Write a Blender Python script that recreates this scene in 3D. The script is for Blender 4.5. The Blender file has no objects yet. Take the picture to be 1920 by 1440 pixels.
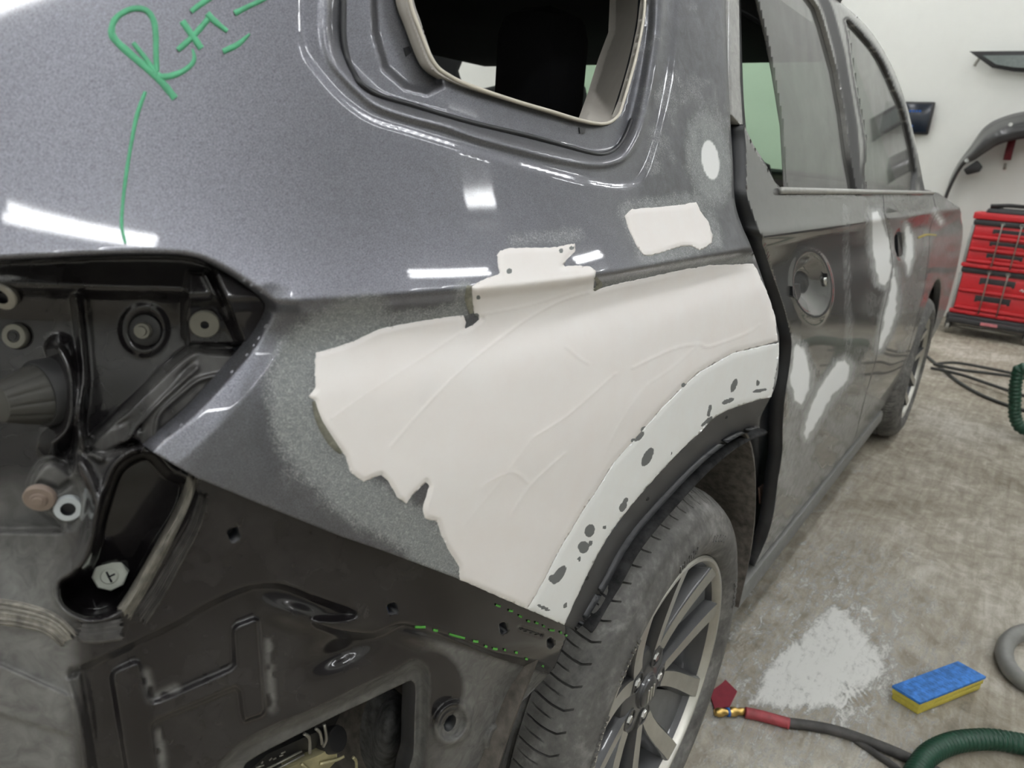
import bpy, bmesh, math, random
import numpy as np
from mathutils import Vector, Matrix
random.seed(4); RNG = np.random.default_rng(4)
scene = bpy.context.scene
COL = scene.collection

# ---------------------------------------------------------------- camera, world, exposure
# world: x = towards the front of the car, y = towards the car's left side, z = up; floor at z 0
FPX = 1330.0; CAM_H = 1.19
DX = np.array([1015., -355., 1330.]); DX /= np.linalg.norm(DX)
DD = np.array([-299., 4128., 1330.]); DD -= DX * DD.dot(DX); DD /= np.linalg.norm(DD)
DR = np.cross(DD, DX)
def c2w(v): return Vector((float(np.dot(v, DX)), float(-np.dot(v, DR)), float(-np.dot(v, DD))))
cam_d = bpy.data.cameras.new('camera'); cam = bpy.data.objects.new('camera', cam_d); COL.objects.link(cam)
_r, _u, _b = c2w((1, 0, 0)), c2w((0, -1, 0)), c2w((0, 0, -1))
cam.matrix_world = Matrix(((_r.x, _u.x, _b.x, 0), (_r.y, _u.y, _b.y, 0), (_r.z, _u.z, _b.z, CAM_H), (0, 0, 0, 1)))
cam_d.sensor_width = 36; cam_d.lens = FPX / 1920 * 36; cam_d.clip_start = .02; cam_d.clip_end = 60
cam_d.dof.use_dof = True; cam_d.dof.focus_distance = .85; cam_d.dof.aperture_fstop = 8.0
scene.camera = cam
w = bpy.data.worlds.new('world'); scene.world = w; w.use_nodes = True
w.node_tree.nodes['Background'].inputs[0].default_value = (.9, .95, 1, 1)
w.node_tree.nodes['Background'].inputs[1].default_value = .15
scene.view_settings.view_transform = 'Standard'; scene.view_settings.look = 'None'
scene.view_settings.exposure = 0.08; scene.view_settings.gamma = 1.0
scene.view_settings.use_curve_mapping = False
scene.cycles.max_bounces = 10; scene.cycles.diffuse_bounces = 4; scene.cycles.glossy_bounces = 5
scene.cycles.transparent_max_bounces = 12; scene.cycles.caustics_reflective = False; scene.cycles.caustics_refractive = False
LIGHT_POWER = 31.0        # emission strength of every ceiling LED tube

# ---------------------------------------------------------------- numeric helpers
def rays(px, py):
    px = np.asarray(px, float); py = np.asarray(py, float)
    v = np.stack([px - 960, py - 720, np.full_like(px, FPX)], -1)
    return np.stack([v @ DX, -(v @ DR), -(v @ DD)], -1)
def project(P):
    P = np.asarray(P, float)
    q = P[:, :1] * DX - P[:, 1:2] * DR + (CAM_H - P[:, 2:3]) * DD
    return 960 + FPX * q[:, 0] / q[:, 2], 720 + FPX * q[:, 1] / q[:, 2]
def ss(a, b, x):
    t = np.clip((np.asarray(x, float) - a) / (b - a), 0, 1); return t * t * (3 - 2 * t)
def S_quarter(x, z):                       # outer skin of the rear quarter
    t = np.maximum(0, .65 - x); y = .325 + .45 * t * t
    u = np.maximum(0, z - 1.09); v = np.maximum(0, 1.09 - z)
    p = .30 * u + .0225 * (1 - np.exp(-u / .05))
    p = p + .013 * ss(0, .012, v) * np.exp(-((v - .03) / .028) ** 2) - .011 * ss(.04, .17, v)
    p = p + .25 * np.clip(v - .32, 0, .45) ** 2
    return y + p
def S_door(x, z):                          # outer skin of doors, front wing and side windows
    y = .345 + .10 * np.maximum(0, x - 4.55) ** 2
    u = np.maximum(0, z - 1.10); v = np.maximum(0, 1.10 - z)
    p = .29 * u + .011 * (1 - np.exp(-u / .03))
    p = p + .012 * np.exp(-((v - .07) / .06) ** 2) * ss(0, .02, v) - .012 * ss(.1, .4, v) + .55 * np.clip(v - .55, 0, .36) ** 2
    return y + p
def hit(px, py, d=0.0, S=S_quarter, lo=.22, hi=1.4):
    """point on the skin S sunk inwards by d, seen at picture point (px, py)"""
    px = np.atleast_1d(np.asarray(px, float)); py = np.atleast_1d(np.asarray(py, float))
    d = np.broadcast_to(np.asarray(d, float), px.shape)
    r = rays(px, py); ry = np.maximum(r[:, 1], 1e-3)
    def F(yy):
        t = yy / ry
        return yy - S(t * r[:, 0], CAM_H + t * r[:, 2]) - d
    ys = np.linspace(lo, hi, 120); a = np.full(px.shape, lo); b = np.full(px.shape, hi); done = np.zeros(px.shape, bool)
    for i in range(1, len(ys)):
        f = F(np.full(px.shape, ys[i])); new = (~done) & (f >= 0)
        a[new] = ys[i - 1]; b[new] = ys[i]; done |= new
    for _ in range(22):
        m = .5 * (a + b); f = F(m); neg = f < 0; a = np.where(neg, m, a); b = np.where(neg, b, m)
    t = .5 * (a + b) / ry
    return np.stack([t * r[:, 0], t * ry, CAM_H + t * r[:, 2]], -1)
def ground(px, py, z=0.0):
    r = rays(px, py); t = (z - CAM_H) / r[..., 2]; return np.stack([t * r[..., 0], t * r[..., 1], np.broadcast_to(z, t.shape)], -1)
def at_x(px, py, x):
    r = rays(px, py); t = x / r[..., 0]; return np.stack([t * r[..., 0], t * r[..., 1], CAM_H + t * r[..., 2]], -1)
def at_y(px, py, y):
    r = rays(px, py); t = y / r[..., 1]; return np.stack([t * r[..., 0], t * r[..., 1], CAM_H + t * r[..., 2]], -1)
def spline(pts, n=8, closed=False):
    p = np.asarray(pts, float); out = []; N = len(p); rng = range(N if closed else N - 1)
    g = (lambda i: p[i % N]) if closed else (lambda i: p[min(max(i, 0), N - 1)])
    for i in rng:
        a, b, c, d = g(i - 1), g(i), g(i + 1), g(i + 2)
        for k in range(n):
            t = k / n
            out.append(.5 * (2 * b + (c - a) * t + (2 * a - 5 * b + 4 * c - d) * t * t + (3 * b - a - 3 * c + d) * t ** 3))
    if not closed: out.append(p[-1])
    return np.array(out)
def sdf(poly, x, y):
    """signed distance to a polygon, negative inside"""
    poly = np.asarray(poly, float); x = np.asarray(x, float); y = np.asarray(y, float)
    d = np.full(x.shape, 1e18); ins = np.zeros(x.shape, bool); N = len(poly)
    for i in range(N):
        ax, ay = poly[i]; bx, by = poly[(i + 1) % N]; ex, ey = bx - ax, by - ay; L = ex * ex + ey * ey
        if L < 1e-12: continue
        wx, wy = x - ax, y - ay; t = np.clip((wx * ex + wy * ey) / L, 0, 1)
        d = np.minimum(d, (wx - ex * t) ** 2 + (wy - ey * t) ** 2)
        c = (ay > y) != (by > y)
        if abs(ey) > 1e-12: ins ^= c & (x < ex * (y - ay) / ey + ax)
    d = np.sqrt(d); return np.where(ins, -d, d)
def dist(line, x, y):
    line = np.asarray(line, float); d = np.full(np.shape(x), 1e18)
    for i in range(len(line) - 1):
        ax, ay = line[i]; ex, ey = line[i + 1] - line[i]; L = ex * ex + ey * ey + 1e-12
        t = np.clip(((x - ax) * ex + (y - ay) * ey) / L, 0, 1)
        d = np.minimum(d, (x - ax - ex * t) ** 2 + (y - ay - ey * t) ** 2)
    return np.sqrt(d)
def ell(cx, cy, rx, ry, ang, x, y):
    c, s = math.cos(math.radians(ang)), math.sin(math.radians(ang)); u = (x - cx) * c + (y - cy) * s; v = -(x - cx) * s + (y - cy) * c
    return np.sqrt((u / rx) ** 2 + (v / ry) ** 2)
_tab = RNG.random((256, 256))
def noise(x, y, s):
    x = np.asarray(x, float) / s + 91.3; y = np.asarray(y, float) / s + 37.7
    xi = np.floor(x).astype(int); yi = np.floor(y).astype(int); fx = x - xi; fy = y - yi
    fx = fx * fx * (3 - 2 * fx); fy = fy * fy * (3 - 2 * fy); T = lambda i, j: _tab[i % 256, j % 256]
    return (T(xi, yi) * (1 - fx) + T(xi + 1, yi) * fx) * (1 - fy) + (T(xi, yi + 1) * (1 - fx) + T(xi + 1, yi + 1) * fx) * fy
def fbm(x, y, s): return .5 * noise(x, y, s) + .3 * noise(x, y, s / 2.1) + .2 * noise(x, y, s / 4.3)

# ---------------------------------------------------------------- object helpers
def new_obj(name, me, parent=None, mats=()):
    o = bpy.data.objects.new(name, me); COL.objects.link(o)
    if parent is not None: o.parent = parent
    for m in (mats if isinstance(mats, (list, tuple)) else [mats]):
        if me is not None and m is not None: me.materials.append(m)
    return o
def empty(name, loc=(0, 0, 0), parent=None):
    o = bpy.data.objects.new(name, None); o.empty_display_size = .1; COL.objects.link(o); o.location = loc
    if parent is not None: o.parent = parent
    return o
def tag(o, label=None, cat=None, group=None, kind=None):
    if label: o['label'] = label
    if cat: o['category'] = cat
    if group: o['group'] = group
    if kind: o['kind'] = kind
    return o
def pydata(name, V, F, mats, parent=None, smooth=True):
    me = bpy.data.meshes.new(name); me.from_pydata([tuple(map(float, v)) for v in V], [], [tuple(map(int, f)) for f in F]); me.update()
    if smooth: me.shade_smooth()
    return new_obj(name, me, parent, mats)
def from_bm(name, bm, mats, parent=None, smooth=False, bevel=0, seg=2):
    if bevel > 0:
        bmesh.ops.bevel(bm, geom=list(bm.edges), offset=bevel, segments=seg, affect='EDGES', profile=.5, clamp_overlap=True)
    bmesh.ops.recalc_face_normals(bm, faces=bm.faces)
    me = bpy.data.meshes.new(name); bm.to_mesh(me); bm.free()
    if smooth:
        me.shade_smooth()
        try: me.set_sharp_from_angle(angle=math.radians(38))
        except Exception: pass
    return new_obj(name, me, parent, mats)
def box_bm(lo, hi, bm=None):
    bm = bm or bmesh.new(); lo = Vector(lo); hi = Vector(hi)
    r = bmesh.ops.create_cube(bm, size=1)
    for v in r['verts']: v.co = Vector(((lo[i] + hi[i]) / 2 + v.co[i] * (hi[i] - lo[i]) for i in range(3)))
    return bm
def box(name, lo, hi, mats, parent=None, bevel=0.0, smooth=True): return from_bm(name, box_bm(lo, hi), mats, parent, smooth, bevel)
def prism(name, pts, normal_off, mats, parent=None, bevel=0.0):
    bm = bmesh.new(); off = Vector(normal_off); vs = [bm.verts.new(Vector(map(float, p))) for p in pts]
    f = bm.faces.new(vs); r = bmesh.ops.extrude_face_region(bm, geom=[f])
    for v in r['geom']:
        if isinstance(v, bmesh.types.BMVert): v.co += off
    return from_bm(name, bm, mats, parent, True, bevel)
def frame_of(n):
    n = Vector(n).normalized(); a = Vector((0, 0, 1)) if abs(n.z) < .9 else Vector((1, 0, 0))
    u = a.cross(n).normalized(); v = n.cross(u); return u, v, n
def lathe(name, prof, c, axis, mats, parent=None, seg=32, wob=None):
    """prof: (radius, height along axis) list"""
    u, v, n = frame_of(axis); c = Vector(map(float, c)); V = []; F = []; M = len(prof)
    for k in range(seg):
        a = 2 * math.pi * k / seg; e = u * math.cos(a) + v * math.sin(a)
        for j, (r, h) in enumerate(prof):
            rr = r * (wob(k, j) if wob else 1); V.append(c + e * rr + n * h)
    for k in range(seg):
        for j in range(M - 1): F.append((k * M + j, ((k + 1) % seg) * M + j, ((k + 1) % seg) * M + j + 1, k * M + j + 1))
    bm = bmesh.new(); bv = [bm.verts.new(x) for x in V]
    for f in F:
        try: bm.faces.new([bv[i] for i in f])
        except ValueError: pass
    bmesh.ops.remove_doubles(bm, verts=bm.verts, dist=1e-6)
    return from_bm(name, bm, mats, parent, True)
def tube(name, pts, r, mats, parent=None, seg=10, rfun=None, flat=1.0, up=None):
    P = [Vector(map(float, p)) for p in pts]; V = []; F = []; prev = None
    for i, p in enumerate(P):
        t = (P[min(i + 1, len(P) - 1)] - P[max(i - 1, 0)]).normalized()
        if prev is None:
            a = Vector(up) if up else (Vector((0, 0, 1)) if abs(t.z) < .9 else Vector((1, 0, 0))); u = (a - t * a.dot(t)).normalized()
        else: u = (prev - t * prev.dot(t)).normalized()
        prev = u; v = t.cross(u); rr = r * (rfun(i) if rfun else 1)
        for k in range(seg):
            a = 2 * math.pi * k / seg; V.append(p + u * (math.cos(a) * rr * flat) + v * (math.sin(a) * rr))
    n = len(P)
    for i in range(n - 1):
        for k in range(seg): F.append((i * seg + k, i * seg + (k + 1) % seg, (i + 1) * seg + (k + 1) % seg, (i + 1) * seg + k))
    F.append(tuple(range(seg))[::-1]); F.append(tuple((n - 1) * seg + k for k in range(seg)))
    return pydata(name, V, F, mats, parent)
def sheet(name, bbox, cell, inside, place, mats, parent=None, mask=None, thick=.004, push=(.1, 1, 0)):
    """a piece of bodywork: grid over (u, v) cut to inside(u,v)<0, placed by place(u,v); edges get a folded return of depth thick"""
    u0, v0, u1, v1 = bbox; nu = int(round((u1 - u0) / cell)) + 1; nv = int(round((v1 - v0) / cell)) + 1
    U, V = np.meshgrid(u0 + cell * np.arange(nu), v0 + cell * np.arange(nv), indexing='ij'); U = U.ravel().astype(float); V = V.ravel().astype(float)
    sd = inside(U, V); keep = sd < cell * .55; snap = keep & (sd > -cell * .45)
    ids = np.where(snap)[0]; e = cell * .2
    for _ in range(3):
        u, v = U[ids], V[ids]; s = inside(u, v); gx = (inside(u + e, v) - inside(u - e, v)) / (2 * e); gy = (inside(u, v + e) - inside(u, v - e)) / (2 * e)
        g = np.maximum(np.hypot(gx, gy), .35) ; mv = np.clip(s / g, -cell, cell); U[ids] -= mv * gx / g; V[ids] -= mv * gy / g
    new = -np.ones(len(U), int); new[keep] = np.arange(keep.sum()); Uk, Vk = U[keep], V[keep]; P = place(Uk, Vk)
    idx = np.arange(nu * nv).reshape(nu, nv); q = np.stack([idx[:-1, :-1], idx[1:, :-1], idx[1:, 1:], idx[:-1, 1:]], -1).reshape(-1, 4)
    kq = keep[q]; n = kq.sum(1); full = new[q[n == 4]]; tri = []
    for row, kk in zip(q[n == 3], kq[n == 3]): tri.append([new[i] for i, k in zip(row, kk) if k])
    faces = [list(f) for f in full] + tri
    if len(full):
        f = full[:: max(1, len(full) // 400)]; nn = np.cross(P[f[:, 1]] - P[f[:, 0]], P[f[:, 3]] - P[f[:, 0]]); c = P[f].mean(1) - np.array([0, 0, CAM_H])
        if (nn * c).sum() > 0: faces = [x[::-1] for x in faces]
    cnt = {}
    for f in faces:
        for i in range(len(f)):
            a, b = f[i], f[(i + 1) % len(f)]; k = (min(a, b), max(a, b)); cnt[k] = None if k in cnt else (a, b)
    nface = len(faces); bnd = [e2 for e2 in cnt.values() if e2]; nb = {}; P2 = [tuple(p) for p in P]; src = list(range(len(P)))
    if thick:
        off = np.array(push, float); off = off / np.linalg.norm(off) * thick
        for a, b in bnd:
            for i in (a, b):
                if i not in nb: nb[i] = len(P2); P2.append(tuple(P[i] + off)); src.append(i)
            faces.append([b, a, nb[a], nb[b]])
    me = bpy.data.meshes.new(name); me.from_pydata(P2, [], [list(map(int, f)) for f in faces]); me.update(); me.shade_smooth()
    if mask is not None:
        m = mask(Uk, Vk, P); m = np.clip(m[src], 0, 1)
        at = me.attributes.new('mask', 'FLOAT_COLOR', 'POINT'); at.data.foreach_set('color', m.astype(np.float32).ravel())
    o = new_obj(name, me, parent, mats)
    if len(mats) > 1:                                        # second material: the folded edge
        for i in range(nface, len(me.polygons)): me.polygons[i].material_index = 1
    return o

# ---------------------------------------------------------------- materials
def mat(name): 
    m = bpy.data.materials.new(name); m.use_nodes = True; nt = m.node_tree; nt.nodes.clear()
    out = nt.nodes.new('ShaderNodeOutputMaterial'); return m, nt, out
def N(nt, t, **kw):
    n = nt.nodes.new(t)
    for k, v in kw.items():
        if k in n.inputs: n.inputs[k].default_value = v
        else: setattr(n, k, v)
    return n
def rgb(c): return (c[0], c[1], c[2], 1)
def bsdf(nt, c=(.5, .5, .5), rough=.5, metal=0., coat=0., coat_r=.03, spec=.5):
    b = N(nt, 'ShaderNodeBsdfPrincipled'); b.inputs['Base Color'].default_value = rgb(c); b.inputs['Roughness'].default_value = rough
    b.inputs['Metallic'].default_value = metal; b.inputs['Coat Weight'].default_value = coat; b.inputs['Coat Roughness'].default_value = coat_r
    b.inputs['Specular IOR Level'].default_value = spec; return b
def noise_n(nt, scale, detail=3, rough=.5, dist_=0., vec=None):
    n = N(nt, 'ShaderNodeTexNoise'); n.inputs['Scale'].default_value = scale; n.inputs['Detail'].default_value = detail
    n.inputs['Roughness'].default_value = rough; n.inputs['Distortion'].default_value = dist_
    tc = vec or N(nt, 'ShaderNodeTexCoord').outputs['Object']; nt.links.new(tc, n.inputs['Vector']); return n.outputs['Fac']
def ramp(nt, fac, stops):
    r = N(nt, 'ShaderNodeValToRGB'); el = r.color_ramp.elements
    while len(el) < len(stops): el.new(.5)
    for e, (p, c) in zip(el, stops): e.position = p; e.color = rgb(c) if len(c) == 3 else c
    nt.links.new(fac, r.inputs[0]); return r.outputs[0]
def math_n(nt, op, a, b=None, c=None, clamp=False):
    n = N(nt, 'ShaderNodeMath'); n.operation = op; n.use_clamp = clamp
    for i, x in enumerate((a, b, c)):
        if x is None: continue
        if isinstance(x, (int, float)): n.inputs[i].default_value = x
        else: nt.links.new(x, n.inputs[i])
    return n.outputs[0]
def mixs(nt, f, a, b):
    n = N(nt, 'ShaderNodeMixShader')
    if isinstance(f, (int, float)): n.inputs[0].default_value = f
    else: nt.links.new(f, n.inputs[0])
    nt.links.new(a, n.inputs[1]); nt.links.new(b, n.inputs[2]); return n.outputs[0]
def bump(nt, h, strength=.2, d=.001):
    b = N(nt, 'ShaderNodeBump'); b.inputs['Strength'].default_value = strength; b.inputs['Distance'].default_value = d
    nt.links.new(h, b.inputs['Height']); return b.outputs[0]
def simple(name, c, rough=.5, metal=0., coat=0., var=.12, scale=40, spec=.5, bmp=0.):
    m, nt, out = mat(name); b = bsdf(nt, c, rough, metal, coat, spec=spec)
    f = noise_n(nt, scale, 4, .6)
    nt.links.new(ramp(nt, f, [(.3, [x * (1 - var) for x in c]), (.7, [min(1, x * (1 + var)) for x in c])]), b.inputs['Base Color'])
    if bmp: nt.links.new(bump(nt, f, bmp), b.inputs['Normal'])
    nt.links.new(b.outputs[0], out.inputs[0]); return m
def emit(name, c, s):
    m, nt, out = mat(name); e = N(nt, 'ShaderNodeEmission'); e.inputs[0].default_value = rgb(c); e.inputs[1].default_value = s
    nt.links.new(e.outputs[0], out.inputs[0]); return m

def paint(name, base, metal, rough, coat, flake=.35, coat_r=.04, spec=.5, filmc=(.34, .34, .33), sandc=(.33, .345, .35), scuff=0.):
    """body paint; mask R = sanded grey, G = white filler, B = dull film (dust, dulled paint, a painted rim highlight), A = black bare coat"""
    m, nt, out = mat(name); at = N(nt, 'ShaderNodeAttribute'); at.attribute_name = 'mask'
    sep = N(nt, 'ShaderNodeSeparateColor'); nt.links.new(at.outputs['Color'], sep.inputs[0])
    R, G, B, A = sep.outputs[0], sep.outputs[1], sep.outputs[2], at.outputs['Alpha']
    p = bsdf(nt, base, rough, metal, coat, coat_r, spec)
    fl = noise_n(nt, 1500, 1, .5)
    nt.links.new(ramp(nt, fl, [(.32, [x * (1 - flake) for x in base]), (.68, [x * (1 + flake) for x in base])]), p.inputs['Base Color'])
    if flake > .1: nt.links.new(bump(nt, fl, .12, .0004), p.inputs['Normal'])
    sc = noise_n(nt, 60, 5, .65, 1.0)
    dust = bsdf(nt, filmc, .62, 0, 0, spec=.22)
    fB = math_n(nt, 'MULTIPLY', B, math_n(nt, 'MULTIPLY_ADD', sc, 1.5, .25), clamp=True)
    s1 = mixs(nt, fB, p.outputs[0], dust.outputs[0])
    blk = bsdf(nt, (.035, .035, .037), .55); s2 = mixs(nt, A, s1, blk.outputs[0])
    fib = noise_n(nt, 420, 5, .7, 3.0); blot = noise_n(nt, 45, 3, .6)
    def curl(scale):                                          # orbital sander swirls: thin level lines of a noise
        n_ = noise_n(nt, scale, 1.5, .5, .6); v_ = math_n(nt, 'ABSOLUTE', math_n(nt, 'SUBTRACT', n_, .5))
        return math_n(nt, 'SUBTRACT', 1.0, math_n(nt, 'MULTIPLY', v_, 38.), clamp=True)
    t = math_n(nt, 'MULTIPLY_ADD', math_n(nt, 'SUBTRACT', blot, .5), .8, R)
    def sm(a_, b_, x_):
        q_ = N(nt, 'ShaderNodeMapRange'); q_.interpolation_type = 'SMOOTHSTEP'; nt.links.new(x_, q_.inputs[0]); q_.inputs[1].default_value = a_; q_.inputs[2].default_value = b_; return q_.outputs[0]
    film = math_n(nt, 'MULTIPLY', sm(.30, 1.0, math_n(nt, 'MULTIPLY_ADD', math_n(nt, 'SUBTRACT', fib, .5), .7, t)), .85)
    ln_ = math_n(nt, 'MULTIPLY', math_n(nt, 'MAXIMUM', curl(260), curl(470)), math_n(nt, 'MULTIPLY', sm(.10, .55, t), .75))
    edge_ = math_n(nt, 'MULTIPLY', R, 8, clamp=True); fR = math_n(nt, 'MULTIPLY', film, edge_); fL = math_n(nt, 'MULTIPLY', ln_, edge_)
    sand = bsdf(nt, sandc, .55)
    nt.links.new(ramp(nt, fib, [(.3, [x * .72 for x in sandc]), (.7, [x * 1.3 for x in sandc])]), sand.inputs['Base Color'])
    s3 = mixs(nt, fR, s2, sand.outputs[0]); hair = bsdf(nt, (.44, .45, .45), .6); s3 = mixs(nt, fL, s3, hair.outputs[0])
    wh = bsdf(nt, (.80, .81, .81), .8)
    tw = math_n(nt, 'MULTIPLY_ADD', math_n(nt, 'SUBTRACT', blot, .5), .3, G)
    mw = N(nt, 'ShaderNodeMapRange'); mw.interpolation_type = 'SMOOTHSTEP'; nt.links.new(tw, mw.inputs[0]); mw.inputs[1].default_value = .25; mw.inputs[2].default_value = .8
    s4 = mixs(nt, mw.outputs[0], s3, wh.outputs[0]); nt.links.new(s4, out.inputs[0]); return m

M_PAINT = paint('grey_metallic_paint', (.19, .193, .222), .92, .43, 1.0, .4, filmc=(.082, .084, .087), sandc=(.215, .228, .232))
M_DOOR = paint('dusty_grey_door_paint', (.035, .035, .036), .3, .25, .75, .2, filmc=(.27, .27, .26), sandc=(.36, .365, .36))
M_STRUCT = paint('black_gloss_structure', (.010, .0085, .010), .0, .25, .9, .05, .11, .1, filmc=(.19, .188, .18))
def filler_mat(name, c, dark=(.2, .21, .21)):
    m, nt, out = mat(name); at = N(nt, 'ShaderNodeAttribute'); at.attribute_name = 'mask'
    sep = N(nt, 'ShaderNodeSeparateColor'); nt.links.new(at.outputs['Color'], sep.inputs[0])
    b = bsdf(nt, c, .75, spec=.25); f = noise_n(nt, 25, 4, .6); g = noise_n(nt, 160, 3, .6)
    col = ramp(nt, f, [(.3, [c[0] * .985, c[1] * .965, c[2] * .955]), (.7, c)])
    t = math_n(nt, 'MULTIPLY_ADD', math_n(nt, 'SUBTRACT', g, .5), .8, sep.outputs[0])
    mr = N(nt, 'ShaderNodeMapRange'); mr.interpolation_type = 'SMOOTHSTEP'; nt.links.new(t, mr.inputs[0]); mr.inputs[1].default_value = .35; mr.inputs[2].default_value = .62
    mx = N(nt, 'ShaderNodeMix'); mx.data_type = 'RGBA'; nt.links.new(mr.outputs[0], mx.inputs[0]); nt.links.new(col, mx.inputs[6]); mx.inputs[7].default_value = rgb(dark)
    nt.links.new(mx.outputs[2], b.inputs['Base Color']); nt.links.new(bump(nt, g, .05), b.inputs['Normal'])
    nt.links.new(b.outputs[0], out.inputs[0]); return m
M_FILL = filler_mat('pink_body_filler', (.85, .825, .812)); M_WHITE = filler_mat('white_primer_filler', (.83, .845, .84), (.16, .165, .165))
M_RUBBER = simple('black_rubber', (.022, .022, .023), .6); M_BLACK = simple('black_trim', (.012, .012, .013), .45)
M_SEAL = simple('black_gap_tape', (.006, .007, .010), .4)
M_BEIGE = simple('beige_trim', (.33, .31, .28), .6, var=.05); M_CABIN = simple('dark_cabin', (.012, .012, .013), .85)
M_SEAT = simple('black_seat_cloth', (.006, .006, .008), .95); M_LINER = simple('brown_grey_felt', (.085, .075, .065), .95, var=.5, scale=60, bmp=.4)
M_GREEN = simple('green_marker', (.085, .40, .21), .5, var=.2, scale=90); M_DASHGREEN = simple('bright_green_marker', (.10, .42, .06), .5)
M_STEEL = simple('dull_steel', (.33, .32, .29), .4, .7); M_CHROME = simple('polished_steel', (.6, .6, .6), .18, 1.)
M_OLIVE = simple('coated_washer', (.17, .165, .14), .45, .3); M_RUST = simple('rusty_bolt', (.22, .17, .14), .6)
M_NYLON = simple('white_nylon', (.62, .65, .58), .45, var=.06); M_GREYNYLON = simple('pale_grey_nylon', (.42, .45, .46), .45, var=.06)
M_FLANGE = simple('dusty_grey_flange', (.15, .15, .15), .38, .2, .2, var=.35, scale=30)
M_SEALER = simple('brushed_seam_sealer', (.18, .168, .145), .55, var=.5, scale=120); M_SEALERD = simple('dark_seam_sealer', (.075, .070, .066), .38, var=.6, scale=150)
M_GOLD = simple('dusty_zinc_bracket', (.50, .46, .28), .45, .55, var=.3)
M_SEALERL = simple('dusty_rear_sheet', (.17, .17, .16), .6, var=.3, scale=14)

# ---------------------------------------------------------------- room
def room_mat(name, c, var, scale, rough=.85):
    m, nt, out = mat(name); b = bsdf(nt, c, rough); f = noise_n(nt, scale, 6, .6); g = noise_n(nt, scale * 14, 3, .6)
    col = ramp(nt, math_n(nt, 'MULTIPLY_ADD', g, .25, math_n(nt, 'MULTIPLY', f, .75)), [(.35, [x * (1 - var) for x in c]), (.65, [min(1, x * (1 + var)) for x in c])])
    nt.links.new(col, b.inputs['Base Color']); nt.links.new(b.outputs[0], out.inputs[0]); return m
M_WALL = room_mat('painted_white_wall', (.72, .73, .695), .03, .8)
M_CEIL = room_mat('white_ceiling', (.72, .72, .70), .03, 1.)
def floor_mat():
    m, nt, out = mat('dusty_concrete'); b = bsdf(nt, (.3, .28, .25), .6, spec=.35); tc = N(nt, 'ShaderNodeTexCoord').outputs['Object']
    a = noise_n(nt, 1.3, 6, .62, .6); f = noise_n(nt, 11, 6, .68, 1.2); g = noise_n(nt, 190, 3, .6)
    mp = N(nt, 'ShaderNodeMapping'); mp.inputs['Rotation'].default_value = (0, 0, .55); mp.inputs['Scale'].default_value = (3, 26, 1); nt.links.new(tc, mp.inputs[0])
    st = noise_n(nt, 1.6, 5, .62, .5, mp.outputs[0])
    v = math_n(nt, 'ADD', math_n(nt, 'MULTIPLY', a, .42), math_n(nt, 'ADD', math_n(nt, 'MULTIPLY', f, .3), math_n(nt, 'ADD', math_n(nt, 'MULTIPLY', st, .2), math_n(nt, 'MULTIPLY', g, .08))))
    nt.links.new(ramp(nt, v, [(.39, (.15, .128, .096)), (.465, (.265, .235, .185)), (.53, (.37, .338, .278)), (.61, (.56, .535, .475))]), b.inputs['Base Color'])
    nt.links.new(bump(nt, f, .12, .004), b.inputs['Normal']); nt.links.new(b.outputs[0], out.inputs[0]); return m
M_FLOOR = floor_mat()
XW, XB, YL, YR, ZC = 7.95, -3.6, 6.2, -4.2, 4.3
tag(box('floor', (XB, YR, -.1), (XW, YL, 0), M_FLOOR), kind='structure')
tag(box('ceiling', (XB, YR, ZC), (XW, YL, ZC + .1), M_CEIL), kind='structure')
tag(box('wall_front', (XW, YR, 0), (XW + .1, YL, ZC), M_WALL), kind='structure')
tag(box('wall_back', (XB - .1, YR, 0), (XB, YL, ZC), M_WALL), kind='structure')
tag(box('wall_left', (XB, YL, 0), (XW, YL + .1, ZC), M_WALL), kind='structure')
tag(box('wall_right', (XB, YR - .1, 0), (XW, YR, ZC), M_WALL), kind='structure')
M_GATE = simple('grey_door_panel', (.16, .16, .155), .5)
g = empty('door_1', (2.2, YR, 0)); tag(g, kind='structure')
for k in range(5):
    box('panel', (-2.4, .01, .04 + .56 * k), (2.4, .06, .04 + .56 * k + .54), M_GATE, g, .01)
M_LED = emit('led_tube_light', (.97, .985, 1.0), LIGHT_POWER); M_HOUS = simple('white_fixture_housing', (.7, .7, .7), .5)
for i, (x, y) in enumerate([(-1.05, -2.68), (-2.6, -2.68), (2.75, -2.4), (4.0, -3.75), (6.3, -2.4), (.1, -1.75), (-2.85, .75)] + [(x, y) for x in (-2.2, .2, 2.6, 5.0, 6.9) for y in (-.45, 1.9, 4.2)]):  # last pair in the first list is added to glint on the bevels
    t = empty('ceiling_light', (x, y, ZC - .12)); tag(t, 'white LED tube fixture hung under the workshop ceiling', 'light', 'ceiling lights out of frame above')
    box('housing', (-.65, -.10, .03), (.65, .10, .10), M_HOUS, t, .006)
    if i == 3: t.scale = (.55, .6, 1)                        # the short fixture by the wall
    for s in (-1, 1): box('tube', (-.62, s * .055 - .024, -.018), (.62, s * .055 + .024, .028), M_LED, t, .01)

# ================================================================ the car
car = empty('car', (1.9, 1.1, 0))
tag(car, 'dark grey sport utility car stripped for body repair with pale filler on its rear side', 'car')
def attach(o):
    """children keep their world place although the parent Empty stands at the car's middle"""
    o.parent = car; o.matrix_parent_inverse = Matrix.Translation(-car.location); return o
def under(o, part): o.parent = part; return o   # sub-part of a part whose own origin is the world origin

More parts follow.
